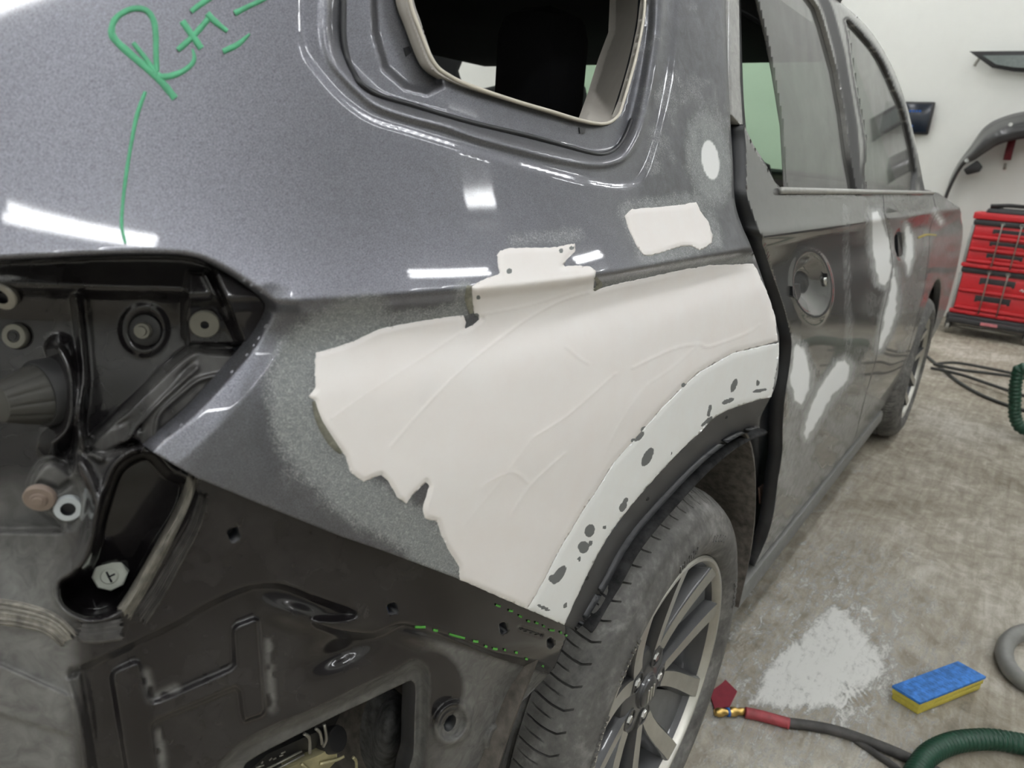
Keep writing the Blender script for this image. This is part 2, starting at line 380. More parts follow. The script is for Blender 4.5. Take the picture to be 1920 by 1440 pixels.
POCKET = spline([(-330, 505), (-120, 492), (0, 487), (100, 483), (200, 478), (300, 477), (350, 480), (393, 492), (450, 523), (493, 553), (508, 567), (510, 583), (493, 617), (467, 657), (427, 703), (367, 770), (317, 813), (282, 845)], 4)
LOW = np.array([(282, 847), (367, 895), (500, 950), (640, 1006), (720, 1033), (856, 1084), (987, 1140), (1058, 1172)], float)
ARCH = spline([(1058, 1172), (1089, 1104), (1133, 1018), (1178, 955), (1231, 893), (1275, 846), (1311, 812), (1344, 780), (1395, 758), (1447, 744)], 5)   # edge of the white primer
LIP = spline([(1080, 1182), (1098, 1165), (1135, 1105), (1187, 1013), (1267, 920), (1329, 858), (1382, 820), (1424, 803)], 5)
GAPL = spline([(1424, 803), (1428, 777), (1455, 720), (1461, 644), (1455, 605), (1432, 529), (1408, 462), (1390, 420), (1378, 376), (1374, 300), (1369, 217), (1364, 100), (1360, 0), (1356, -150), (1350, -330), (1346, -500)], 5)
QUARTER = np.vstack([[(-330, -500)], POCKET, LOW[1:], LIP, GAPL[1:]])
WIN_OUT = spline([(700, -350), (650, -320), (630, -250), (621, -130), (617, 0), (616, 63), (627, 110), (653, 143), (680, 170), (710, 193), (767, 213), (833, 230), (900, 253), (1000, 280), (1067, 295), (1120, 302), (1160, 293), (1180, 270), (1197, 233), (1213, 167), (1227, 83), (1232, 33), (1235, -60), (1237, -150), (1236, -280), (1215, -330), (1150, -350)], 5)
WIN_TRIM = spline([(760, -310), (735, -285), (732, -200), (740, -110), (757, 0), (773, 47), (797, 110), (815, 135), (847, 153), (883, 167), (967, 193), (1033, 213), (1090, 230), (1133, 235), (1160, 220), (1173, 187), (1193, 117), (1207, 50), (1212, 0), (1218, -150), (1212, -270), (1190, -305), (1130, -315)], 5)
SLOT = spline([(643, 0), (643, 67), (650, 110), (663, 138), (677, 160), (710, 180), (767, 197), (833, 217), (900, 235), (1000, 258), (1100, 286), (1133, 289), (1155, 278), (1170, 258), (1184, 225)], 5)

def q_inside(x, y): return np.maximum(sdf(QUARTER, x, y), -sdf(WIN_TRIM, x, y))
def q_depth(x, y):
    sw = -sdf(WIN_OUT, x, y)                                   # >0 inside the window surround
    d = .013 * ss(0, 22, sw)
    d = d - .0035 * np.exp(-((sw + 7) / 6.) ** 2)             # raised rim round the opening
    outer = sdf(spline([(640, -390), (585, -300), (568, -150), (562, 60), (600, 140), (680, 215), (780, 250), (950, 300), (1100, 340), (1175, 348), (1210, 320), (1240, 220), (1262, 90), (1275, -150), (1270, -300), (1220, -380)], 5), x, y)
    d = d + .003 * ss(8, -8, outer)                            # stepped border
    pocket = sdf([(690, -150), (700, 60), (720, 130), (760, 165), (800, 175), (830, 160), (770, -150)], x, y)
    d = d + .010 * ss(4, -10, pocket) * (sw > 5)
    # arch flange turning under below the white edge
    a = dist(ARCH, x, y); below = sdf(np.vstack([ARCH, LIP[::-1], [(1070, 1190)]]), x, y) < 0
    d = d + np.where(below, .022 * np.clip(a / 60, 0, 1.2) ** 1.3, 0)
    # bevelled strip beside the lamp pocket
    strip = dist([(510, 583), (493, 617), (427, 703), (367, 770), (282, 847)], x, y); d = d + .007 * np.clip(1 - strip / 52, 0, 1)
    # rolled edges
    d = d + .004 * ss(7, 0, dist(POCKET, x, y)) + .003 * ss(6, 0, dist(GAPL, x, y))
    return d
OVAL_T = -8
def q_mask(x, y, P):
    m = np.zeros((len(x), 4))
    fe = dist(spline([(690, 597), (640, 612), (588, 645), (552, 695), (548, 770), (580, 840), (632, 900), (695, 948), (765, 985), (835, 1045)], 4), x, y)
    R = .95 * ss(74, 20, fe + 12 * (noise(x, y, 14) - .5))
    R = np.maximum(R, .8 * ss(1.35, .75, ell(1330, 298, 40, 88, OVAL_T, x, y)))
    R = np.maximum(R, .62 * ss(34, 6, np.maximum(0, sdf([(1178, 395), (1310, 376), (1338, 450), (1215, 478)], x, y))))
    R = np.maximum(R, .8 * ss(30, 4, dist([(720, 603), (820, 590), (868, 578), (870, 545)], x, y)))
    R = np.maximum(R, .55 * ss(26, 2, dist([(960, 452), (1085, 440)], x, y)))
    R = np.maximum(R, .75 * ss(16, 2, dist([(1120, 535), (1220, 512), (1330, 490), (1410, 484)], x, y)))
    R = np.maximum(R, .42 * ss(.5, .75, fbm(x, y, 70)) * ss(50, 0, np.maximum(0, sdf([(1220, 60), (1345, 20), (1360, 240), (1290, 330), (1225, 320)], x, y))))
    R = np.maximum(R, .35 * ss(70, 10, dist([(560, 880), (700, 980), (820, 1060)], x, y)))
    m[:, 0] = R
    m[:, 1] = ss(1.12, .8, ell(1332, 300, 17, 39, OVAL_T, x, y))
    B = .10 + .22 * ss(520, 900, x) * ss(560, 380, y) + .18 * fbm(x, y, 160) * ss(450, 700, x)
    B = np.maximum(B, .35 * ss(3, 20, -sdf(WIN_OUT, x, y)))
    B = np.maximum(B, .25 * ss(620, 660, y) * ss(.45, .8, fbm(x, y, 90)))
    B = np.maximum(B, (.55 + .3 * fbm(x, y, 40)) * ss(1120, 1230, x) * ss(500, 470, y))
    B = np.maximum(B, .55 * ss(560, 590, y + .09 * (x - 500)) * ss(340, 380, x + (y - 870) * .6))  # dull dark film below the crease, right of the pocket strip
    m[:, 2] = B
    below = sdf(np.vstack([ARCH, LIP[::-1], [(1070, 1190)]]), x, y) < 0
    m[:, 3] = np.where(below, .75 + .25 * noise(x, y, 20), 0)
    return m
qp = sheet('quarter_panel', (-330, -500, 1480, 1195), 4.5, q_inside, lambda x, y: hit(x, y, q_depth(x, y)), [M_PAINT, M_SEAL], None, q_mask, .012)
for pl in qp.data.polygons:                                  # the fold is body colour except round the wheel arch and the door gap
    if pl.material_index == 1 and pl.center.x < .62: pl.material_index = 0
attach(qp)
def on_panel(name, poly, cell, m, lift=.0018, rough=2.2, mask=None, ridge=None, S=S_quarter, base=q_depth, parent=qp, thick=.0022, sc=9):
    poly = np.asarray(poly, float); lo = poly.min(0) - 10; hi = poly.max(0) + 10
    def ins(x, y): return sdf(poly, x, y) + rough * 2 * (fbm(x, y, sc) - .5)
    def plc(x, y):
        l = lift * ss(0, -9, sdf(poly, x, y)) + .0004
        if ridge is not None: l = l + ridge(x, y)
        return hit(x, y, base(x, y) - l, S)
    return sheet(name, (lo[0], lo[1], hi[0], hi[1]), cell, ins, plc, [m], parent, mask or (lambda x, y, P: np.zeros((len(x), 4))), thick)
SPLIT = [(1460, 642), (1375, 662), (1312, 697), (1287, 719), (1244, 762), (1219, 791), (1187, 828), (1151, 867), (1124, 911), (1089, 964), (1049, 1031), (1027, 1075), (1002, 1120), (988, 1142)]
FILL = [(593, 662), (622, 654), (667, 639), (700, 622), (712, 617), (750, 609), (814, 598), (869, 591), (874, 604), (871, 617), (884, 611), (902, 597), (890, 592), (886, 565), (885, 537), (900, 528), (917, 520), (939, 515), (934, 500), (933, 479), (940, 469), (955, 466), (986, 464), (1035, 464), (1078, 456), (1079, 472), (1062, 487), (1056, 500), (1087, 497), (1106, 500), (1117, 508), (1112, 544), (1150, 534), (1219, 519), (1281, 506), (1331, 497), (1375, 496), (1413, 494), (1424, 515), (1443, 560), (1453, 590), (1459, 640)] + SPLIT[1:] + [
        (920, 1112), (862, 1087), (860, 1060), (840, 1030), (828, 1003), (820, 978), (797, 972), (793, 955), (805, 912), (800, 903), (775, 927), (762, 945), (745, 933), (730, 905), (716, 890), (700, 896), (682, 904), (658, 886), (648, 856), (625, 826), (600, 790), (590, 766), (591, 753), (578, 743), (592, 728), (590, 700)]
RIDGES = [spline(r, 5) for r in ([(622, 785), (700, 730), (790, 672), (866, 622)], [(732, 838), (800, 760), (880, 680), (985, 600)], [(985, 600), (1050, 565), (1112, 546)], [(890, 592), (1000, 570), (1112, 532)],
          [(1000, 820), (1060, 782), (1115, 735), (1155, 700)], [(1186, 690), (1260, 655), (1310, 645), (1330, 650), (1400, 625), (1425, 608)], [(1310, 645), (1260, 690), (1215, 720)], [(1062, 650), (1085, 670), (1105, 682)], [(1215, 720), (1170, 780), (1135, 850)],
          [(870, 985), (940, 900), (1000, 820)], [(905, 910), (960, 885), (990, 905)], [(960, 962), (1000, 905), (1060, 850)])]
def ridge(x, y):
    l = np.zeros(len(x))
    for i, r in enumerate(RIDGES): l = np.maximum(l, (.0006 if i % 3 else .0004) * np.exp(-(dist(r, x, y) / 1.9) ** 2))
    return l + .0008 * (fbm(x, y, 120) - .5) + .0004 * (noise(x * .6 + y * .5, y * .8 - x * .5, 40) - .5)
def fill_mask(x, y, P):
    m = np.zeros((len(x), 4)); s = np.zeros(len(x))
    for cx, cy, r in ((897, 558, 4), (893, 592, 5), (1052, 470, 4), (1072, 465, 4), (955, 508, 5), (883, 605, 6), (1187, 826, 4), (1208, 806, 6), (1282, 722, 4), (1286, 727, 4)): s = np.maximum(s, ss(1.5, .6, np.hypot(x - cx, y - cy) / r))
    m[:, 0] = s; return m
on_panel('filler_skim', FILL, 3.0, M_FILL, .0016, 1.6, fill_mask, ridge)['label'] = 'smooth pinkish body filler spread over the panel'
PRIM = SPLIT[::-1] + [(1460, 666), (1453, 712), (1447, 742)] + [tuple(p) for p in ARCH[::-1]]
def prim_mask(x, y, P):
    m = np.zeros((len(x), 4)); s = np.zeros(len(x))
    for cx, cy, rx, ry, a in ((1048, 1078, 8, 20, 35), (1040, 1085, 11, 8, 0), (1106, 995, 9, 12, 20), (1094, 1026, 10, 11, 0), (1086, 1048, 3, 4, 0), (1107, 1018, 4, 5, 0), (1214, 857, 8, 19, 28), (1168, 950, 6, 10, 30), (1172, 940, 4, 8, 30), (1134, 989, 3, 4, 0), (1376, 723, 5, 13, 20), (1198, 818, 6, 12, 45), (1330, 770, 3, 12, 10), (1365, 752, 12, 4, -20), (1425, 732, 14, 3, -10), (1421, 718, 2, 8, 0), (1283, 722, 6, 3, -40), (1325, 790, 14, 3, -40), (1020, 1140, 14, 3, 25), (1060, 1135, 3, 6, 20)):
        s = np.maximum(s, ss(1.35, .7, ell(cx, cy, rx, ry, a, x, y)))
    s = np.maximum(s, .55 * ss(9, 0, dist(ARCH, x, y)) * noise(x, y, 14)); m[:, 0] = s; return m
on_panel('primer_band', PRIM, 3.2, M_WHITE, .0010, 1.2, prim_mask)['label'] = 'white sanded primer band around the wheel arch'
on_panel('filler_patch', [(1172, 405), (1185, 392), (1205, 390), (1240, 388), (1285, 383), (1306, 378), (1312, 395), (1328, 415), (1336, 440), (1335, 455), (1325, 463), (1312, 470), (1300, 462), (1280, 461), (1250, 470), (1220, 480), (1206, 478), (1192, 458), (1180, 432)], 3.0, M_FILL, .0016, 1.5)['label'] = 'white rectangular dab of filler near the door edge'
M_BARE = simple('olive_bare_primer', (.19, .188, .15), .6, var=.4, scale=120)
BARE = [([(588, 752), (600, 790), (622, 828), (640, 850)], [6, 15, 16, 6]), ([(880, 535), (879, 560), (884, 588)], [10, 16, 8]), ([(1116, 520), (1124, 534), (1114, 545)], [6, 12, 5])]
# green crayon writing
def stroke(name, pts, wd, m=M_GREEN, S=S_quarter, base=q_depth, parent=qp):
    p = spline(pts, 7); x, y = p[:, 0], p[:, 1]; n = len(p); d = np.gradient(p, axis=0); d /= np.linalg.norm(d, axis=1, keepdims=True) + 1e-9; nx = np.stack([-d[:, 1], d[:, 0]], 1)
    wv = (np.asarray(wd) if np.ndim(wd) else np.full(2, wd)); ww = np.interp(np.linspace(0, 1, n), np.linspace(0, 1, len(wv)), wv) / 2; ww = ww * (1 + .18 * (noise(x, y, 6) - .5))
    V = []; F = []
    for k, o in enumerate((-1, -.6, 0, .6, 1)):
        q = p + nx * (ww * o)[:, None]; lift = .0011 if abs(o) < .9 else .0001
        V.append(hit(q[:, 0], q[:, 1], base(q[:, 0], q[:, 1]) - lift, S))
    V = np.concatenate(V)
    for k in range(4):
        for i in range(n - 1): F.append((k * n + i, k * n + i + 1, (k + 1) * n + i + 1, (k + 1) * n + i))
    return pydata(name, V, F, m, parent)
for pts_, wd_ in BARE: stroke('bare_edge', pts_, wd_, M_BARE)
sc3 = lambda L: [(a / 3, b / 3) for a, b in L]
for pts, wd in (([(985, 553), (880, 430), (740, 310), (645, 220), (628, 165), (655, 100), (735, 52), (815, 55), (862, 110), (876, 200), (878, 330), (885, 400)], [13, 14, 13, 11, 11, 11, 9]),
                ([(748, 240), (820, 330), (880, 415), (930, 432), (1010, 410), (1070, 370), (1093, 330), (1083, 275)], [8, 10, 12, 12, 10, 8, 4]),
                ([(1025, 118), (1078, 195), (1132, 272)], 12), ([(1000, 282), (1090, 200), (1172, 105)], 11), ([(1165, 75), (1215, 125), (1278, 175)], [11, 11, 8]),
                ([(1075, 65), (1120, 30), (1180, -10), (1260, -60)], 11), ([(1320, 75), (1400, 35), (1490, -8), (1560, -50)], [11, 10, 8, 6]), ([(1255, 290), (1340, 248), (1405, 190)], [11, 11, 4]),
                ([(818, 515), (770, 650), (740, 800), (710, 980), (690, 1150), (685, 1270), (705, 1368)], [7, 8, 7, 7, 6, 7, 5])):
    stroke('crayon_stroke', sc3(pts), wd)
# window surround: old urethane line, beige trim
p = SLOT; tube('urethane_bead', hit(p[:, 0], p[:, 1], q_depth(p[:, 0], p[:, 1]) - .0005), .0028, M_SEAL, qp, 8)
p = spline([(1103, 240), (1103, 250)], 2); 
pb = spline([(745, -250), (752, -110), (768, 0), (787, 57), (813, 117), (843, 143), (887, 163), (967, 190), (1033, 209), (1090, 226), (1133, 232), (1158, 218), (1170, 187), (1190, 117), (1204, 50), (1209, 0), (1214, -150), (1207, -260)], 5); attach(tube('window_trim', hit(pb[:, 0], pb[:, 1], .010), .0018, simple('pale_beige_edge', (.62, .58, .50), .5, var=.04), None, 8))
TR_OUT = WIN_TRIM
def trim_in(x, y): return sdf([(1150, -290), (1160, -150), (1152, 60), (1133, 110), (1118, 160), (1098, 226), (1133, 236), (1160, 221), (1174, 187), (1194, 117), (1208, 50), (1214, 0), (1218, -150), (1208, -290)], x, y)
def trim_d(x, y):
    t = dist(WIN_TRIM, x, y); return .012 + .10 * np.clip(t / 60, 0, 1) ** 1.2
attach(sheet('pillar_trim', (1080, -300, 1235, 250), 4, trim_in, lambda x, y: hit(x, y, trim_d(x, y)), [M_BEIGE], None, None, .01))
def trim2_in(x, y): return np.maximum(sdf(WIN_TRIM, x, y), -(sdf(WIN_TRIM, x, y) + 15 * ss(900, 760, x) + 4))
attach(sheet('lower_trim', (720, -300, 1140, 250), 3, trim2_in, lambda x, y: hit(x, y, .013 + .03 * np.clip(-sdf(WIN_TRIM, x, y) / 14, 0, 1)), [M_BEIGE], None, None, .01))
for cx, cy, pts in ((765, 97, [(757, 90), (767, 86), (772, 98), (762, 106)]), (1092, 245, [(1086, 239), (1098, 240), (1097, 250), (1088, 250)])):
    pp = np.array(pts, float); a = hit(pp[:, 0], pp[:, 1], q_depth(pp[:, 0], pp[:, 1]) - .0012); prism('clip_slot', a, (0.002, .006, 0), M_SEAL, qp)
for cx, cy in ((690, 48),): pass
for cx, cy in ((1257, 850 - 0), (1100, 1084), (1362, 782), (1214, 935)):
    a = hit(cx, cy, q_depth(np.array([cx]), np.array([cy])) - .0004)[0]; lathe('drilled_hole', [(.0001, .0008), (.0025, .0008), (.003, 0)], a, (-.3, -1, 0), M_SEAL, qp, 12)

# ---------------------------------------------------------------- rear corner structure (lamp pocket, lower panel)
STRUCT_OUT = np.vstack([[(-330, 1600)], POCKET + [0, -8], LOW + [0, -8], [(1062, 1180), (1062, 1197), (1040, 1252), (985, 1310), (948, 1342), (942, 1400), (918, 1440), (880, 1600)]])
HOLE = spline([(440, 1560), (455, 1450), (470, 1425), (528, 1393), (600, 1357), (631, 1341), (700, 1309), (762, 1279), (775, 1279), (779, 1296), (777, 1350), (775, 1412), (765, 1450), (750, 1560)], 3)
HRIM = spline([(395, 1560), (408, 1450), (430, 1418), (455, 1394), (519, 1360), (579, 1337), (660, 1298), (740, 1260), (772, 1241), (792, 1246), (803, 1268), (803, 1320), (801, 1380), (790, 1440), (770, 1560)], 4)
EMB_H = [(208, 1270), (211, 1260), (222, 1252), (250, 1240), (261, 1240), (265, 1250), (279, 1308), (286, 1315), (300, 1311), (430, 1254), (439, 1245), (435, 1190), (437, 1178), (445, 1170), (476, 1158), (486, 1162), (492, 1240), (498, 1332), (492, 1342), (458, 1354), (453, 1340), (448, 1298), (440, 1291), (300, 1350), (288, 1358), (287, 1370), (300, 1470), (302, 1500), (245, 1500), (232, 1420)]
INSET = spline([(128, 1262), (160, 1248), (230, 1216), (330, 1168), (400, 1128), (460, 1102), (510, 1096), (545, 1103), (600, 1125), (665, 1147), (650, 1160), (590, 1165), (640, 1185), (700, 1190), (742, 1172), (775, 1172), (850, 1195), (930, 1226), (1045, 1262), (1020, 1320), (980, 1580), (150, 1580), (165, 1440), (150, 1340)], 3, True)
DEEP = spline([(205, 905), (222, 872), (255, 850), (285, 850), (320, 885), (352, 905), (340, 960), (290, 1040), (250, 1110), (215, 1148), (165, 1158), (120, 1135), (112, 1095), (140, 1075), (170, 1040), (185, 970)], 4, True)
FACET = spline([(400, 505), (450, 520), (492, 553), (506, 575), (494, 612), (462, 648), (452, 640), (425, 575)], 4, True)
LFLANGE = spline([(345, 655), (400, 652), (455, 655), (470, 660), (290, 845), (250, 838), (220, 850), (190, 862), (160, 845), (165, 825), (250, 745)], 4, True)
LUG = spline([(52, 905), (75, 866), (105, 860), (150, 895), (160, 945), (150, 985), (125, 995), (80, 965), (55, 935)], 4, True)
def s_depth(x, y):
    base = .020 + 0 * x
    left = ss(230, -60, x)                                     # turning round to the rear face
    low = ss(1000, 1180, y)
    base = base + .075 * left * (1 - .45 * low)
    pk = sdf(np.vstack([[(-340, 1000)], POCKET, [(250, 838), (200, 850), (160, 850), (150, 800), (120, 1000)]]), x, y)
    floor = .045 + .062 * np.clip((470 - x) / 470, 0, 1.7)
    d = base + (floor - base) * ss(2, -10, pk)
    # fold left of the lamp floor
    d = d - .014 * np.exp(-(dist(spline([(143, 560), (152, 640), (157, 710), (150, 775), (152, 815), (165, 842), (190, 856)], 4), x, y) / 7) ** 2)
    d = d - .026 * np.exp(-(dist(spline([(112, 655), (128, 690), (134, 740), (128, 800), (100, 830)], 4), x, y) / 17) ** 2)
    # diagonal fold and lower lamp flange
    d = d + (.026 + .006 * ss(300, 160, x) - d) * ss(5, -16, sdf(LFLANGE, x, y))
    d = d - .004 * np.exp(-(dist(spline([(424, 702), (375, 712), (340, 738), (300, 775), (292, 805), (292, 830)], 4), x, y) / 4) ** 2)
    d = d - .003 * np.exp(-(dist(spline([(370, 690), (320, 735), (270, 785), (235, 830)], 4), x, y) / 4) ** 2)
    d = d + .003 * np.exp(-(ell(262, 804, 14, 6, -25, x, y)) ** 2 * 2) + .003 * np.exp(-(ell(225, 795, 22, 5, -28, x, y)) ** 2 * 2) + .003 * np.exp(-ell(350, 690, 26, 5, -42, x, y) ** 2 * 2)
    # bolt plate and facet in the outer tip
    plate = sdf([(352, 508), (388, 508), (452, 645), (440, 652), (350, 650), (344, 600)], x, y); d = d + (.040 - d) * ss(3, -9, plate)
    d = d - .005 * np.exp(-(dist([(355, 512), (346, 570), (346, 630)], x, y) / 5) ** 2)
    d = d + (.020 - d) * ss(4, -8, sdf(FACET, x, y))
    d = d - .012 * np.exp(-(dist([(386, 512), (420, 575), (450, 640)], x, y) / 6) ** 2) * (sdf(POCKET, x, y) < 2)
    d = d - .004 * ss(1.15, .8, ell(270, 618, 46, 50, 0, x, y)) + .003 * ss(1.1, .9, ell(272, 620, 30, 32, 0, x, y))
    # lug plate with two washers
    d = d + (.050 - d) * ss(3, -16, sdf(LUG, x, y))
    d = d + .006 * np.exp(-(dist([(55, 915), (75, 905), (110, 920), (130, 905)], x, y) / 5) ** 2)
    d = d - .012 * np.exp(-(dist(spline([(150, 870), (178, 930), (175, 1000), (150, 1060)], 4), x, y) / 14) ** 2)
    # deep pocket with the clip
    dp = sdf(DEEP, x, y); d = d + (.064 + .02 * ss(1000, 1120, y) - d) * ss(0, -15, dp)
    d = d - .004 * np.exp(-((dp - 7) / 5) ** 2)
    # lower stampings
    ins = sdf(INSET, x, y); d = d + .009 * ss(7, -10, ins)
    d = d - .0058 * ss(5, -8, sdf(EMB_H, x, y))
    hr = sdf(HRIM, x, y); d = d + .0155 * ss(6, -17, hr)
    d = d - .010 * np.exp(-ell(560, 1155, 70, 26, 18, x, y) ** 2 * 1.3)
    d = d + .008 * np.exp(-ell(640, 1215, 60, 22, -18, x, y) ** 2) - .008 * np.exp(-ell(790, 1195, 50, 15, 16, x, y) ** 2)
    d = d + .012 * ss(700, 560, x) * np.exp(-ell(660, 1225, 60, 20, -20, x, y) ** 2)
    r1 = ell(848, 1357, 34, 44, 25, x, y); d = d - .007 * ss(1.15, .85, r1) + .006 * ss(.8, .55, r1)
    r2 = ell(930, 1385, 19, 30, 20, x, y); d = d - .006 * ss(1.15, .75, r2) + .003 * ss(.7, .5, r2)
    d = d + .030 * ss(860, 1060, x) * ss(1200, 1330, y)        # rolling under towards the wheel
    d = d + .003 * (np.exp(-(dist([(975, 1177), (1015, 1190)], x, y) / 2.5) ** 2))
    d = d - .006 * ss(6, -6, sdf([(125, 1275), (150, 1262), (190, 1500), (178, 1580), (140, 1330)], x, y))
    # left rear sheet with its steps
    d = d - .006 * ss(-4, 4, (y - (1245 + .45 * x))) * ss(150, 110, x) + .006 * ss(-4, 4, y - (1340 + .3 * x)) * ss(150, 110, x)
    return np.maximum(d, .006)
SQ = [[(427, 996), (444, 990), (450, 1008), (435, 1016)], [(728, 1135), (741, 1131), (746, 1147), (732, 1151)], [(938, 1171), (946, 1169), (950, 1183), (941, 1188)], [(1028, 1200), (1035, 1198), (1037, 1210), (1031, 1214)]]
def s_in(x, y):
    s = np.maximum(sdf(STRUCT_OUT, x, y), -sdf(HOLE, x, y))
    s = np.maximum(s, -(ell(844, 1356, 9.5, 17, 25, x, y) - 1) * 11); s = np.maximum(s, -(ell(931, 1385, 5.5, 10, 20, x, y) - 1) * 7)
    for q in SQ: s = np.maximum(s, -(sdf(q, x, y) - 2.4))
    return s
def s_mask(x, y, P):
    m = np.zeros((len(x), 4)); f = fbm(x, y, 70)
    B = .045 * ss(.35, .7, f)
    B = np.maximum(B, (.35 + .35 * f) * ss(190, 80, x) * ss(860, 960, y))
    B = np.maximum(B, .80 * ss(165, 120, x) * ss(1150, 1200, y))
    B = np.maximum(B, .22 * ss(12, -6, sdf(LFLANGE, x, y)) * ss(.3, .6, f))
    B = np.maximum(B, .5 * ss(10, -10, sdf(LUG, x, y)))
    B = np.maximum(B, (.45 + .5 * f) * ss(2, 12, ell(812, 1290, 62, 75, 0, x, y) * 40 - 30) * ss(770, 850, x) * ss(-2, 14, (y - (1178 + .30 * (x - 760)))))
    for ln in ([(274, 1262), (284, 1308)], [(503, 1200), (510, 1330)], [(299, 1375), (305, 1440)], [(290, 1308), (330, 1290)]): B = np.maximum(B, .7 * ss(.25, .6, noise(x, y, 13)) * np.exp(-(dist(ln, x, y) / 9) ** 2))
    B = np.maximum(B, .55 * ss(8, -4, sdf(HRIM, x, y)))  # pale film on the opening's rim stands in for its bright highlight
    B = B * ss(-4, 10, sdf(DEEP, x, y)) + .008
    m[:, 2] = B; return m
rs = sheet('rear_corner_structure', (-330, 460, 1075, 1600), 3.2, s_in, lambda x, y: hit(x, y, s_depth(x, y)), [M_STRUCT, M_SEAL], None, s_mask, .02)
rs['label'] = 'bare glossy black inner structure behind the removed tail lamp and bumper'; attach(rs)
def sdp(x, y): return s_depth(np.array([float(x)]), np.array([float(y)]))
def on_struct(px, py, lift=0.): return hit(px, py, sdp(px, py) - lift)[0]
# dark space behind the holes
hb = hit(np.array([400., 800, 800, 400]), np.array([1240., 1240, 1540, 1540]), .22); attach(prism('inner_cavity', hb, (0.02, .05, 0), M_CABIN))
for q in SQ:
    qq = np.array(q, float); c = qq.mean(0); qq = c + (qq - c) * 1.9; prism('hole_backing', hit(qq[:, 0], qq[:, 1], s_depth(qq[:, 0], qq[:, 1]) + .012), (0, .004, 0), M_SEAL, rs)
for c in ((845, 1356, 16), (931, 1385, 11)):
    qq = np.array([(c[0] + c[2] * 1.3 * math.cos(a), c[1] + c[2] * 1.6 * math.sin(a)) for a in np.linspace(0, 2 * math.pi, 13)[:-1]]); prism('hole_backing', hit(qq[:, 0], qq[:, 1], s_depth(qq[:, 0], qq[:, 1]) + .016), (0, .004, 0), M_SEAL, rs)
REAR = (-.90, -.42, .08)
def bolt(name, px, py, R, m, hole=.3, h=.0025, axis=REAR, lift=.001, head=None, hm=None):
    a_, b_, c_ = (on_struct(px - 9, py - 9), on_struct(px + 9, py - 9), on_struct(px, py + 10)); nl = Vector(np.cross(b_ - a_, c_ - a_)).normalized(); nl = nl if nl.y < 0 else -nl
    axis = (nl * .75 + Vector(axis).normalized() * .35).normalized(); o = empty(name, on_struct(px, py, lift + .001), rs)
    lathe('washer', [(R * hole, h), (R * .92, h), (R, h * .6), (R, -.0015)], (0, 0, 0), axis, m, o, 28)
    if head: lathe('bolt_head', [(.00005, head[1]), (head[0] * .55, head[1]), (head[0] * .6, head[1] * .8), (head[0] * .9, head[1] * .8), (head[0], head[1] * .55), (head[0], -.004)], (0, 0, 0), axis, hm or m, o, 20)
    else: lathe('bore', [(.00005, -.001), (R * hole, -.001), (R * hole, h)], (0, 0, 0), axis, M_SEAL, o, 20)
bolt('coated_washer', 384, 607, .0098, M_OLIVE, .28)
bolt('stud_bolt', 271, 619, .011, M_STRUCT if False else M_BLACK, .5, .0012, head=(.0058, .006), hm=M_OLIVE)
bolt('slotted_washer', 4, 553, .0105, M_STEEL, .5, axis=(-.95, -.3, .05))
bolt('small_washer', 30, 630, .0085, M_OLIVE, .5, head=(.0042, .003), hm=M_BLACK, axis=(-.95, -.3, .05))
bolt('rusty_washer', 75, 933, .0095, M_RUST, .5, head=(.0052, .005), hm=M_RUST, axis=(-.75, -.65, .15))
bolt('nylon_grommet', 129, 952, .0085, M_GREYNYLON, .52, .003, axis=(-.75, -.65, .15))
# rubber bump stop
bs = empty('bump_stop', on_struct(92, 735, .002), rs); AX = (-.97, -.16, .02)
lathe('collar', [(.00005, .008), (.0215, .008), (.023, .006), (.023, -.012)], (0, 0, 0), AX, M_RUBBER, bs, 40)
lathe('body', [(.00005, .034), (.009, .0335), (.0125, .032), (.0135, .029), (.0195, .012), (.0200, .008)], (0, 0, 0), AX, simple('grey_rubber', (.06, .058, .052), .6), bs, 72, wob=lambda k, j: .92 if (k % 6 == 0 and j in (3, 4)) else 1.0)
# octagonal white clip in the deep pocket
cl = empty('panel_clip', on_struct(207, 1077, .004), rs); CA = (-.55, -.80, .22)
lathe('clip_plate', [(.00005, .003), (.0105, .003), (.0115, .002), (.0115, -.004)], (0, 0, 0), CA, M_NYLON, cl, 8)
lathe('clip_boss', [(.00005, .005), (.005, .005), (.0062, .003)], (0, 0, 0), CA, M_NYLON, cl, 20)
u, v, n = frame_of(CA); c0 = n * .0052
for a in (.4, 1.9, -1.2): tube('clip_slit', [c0, c0 + (u * math.cos(a) + v * math.sin(a)) * .0042], .0007, M_SEAL, cl, 6)
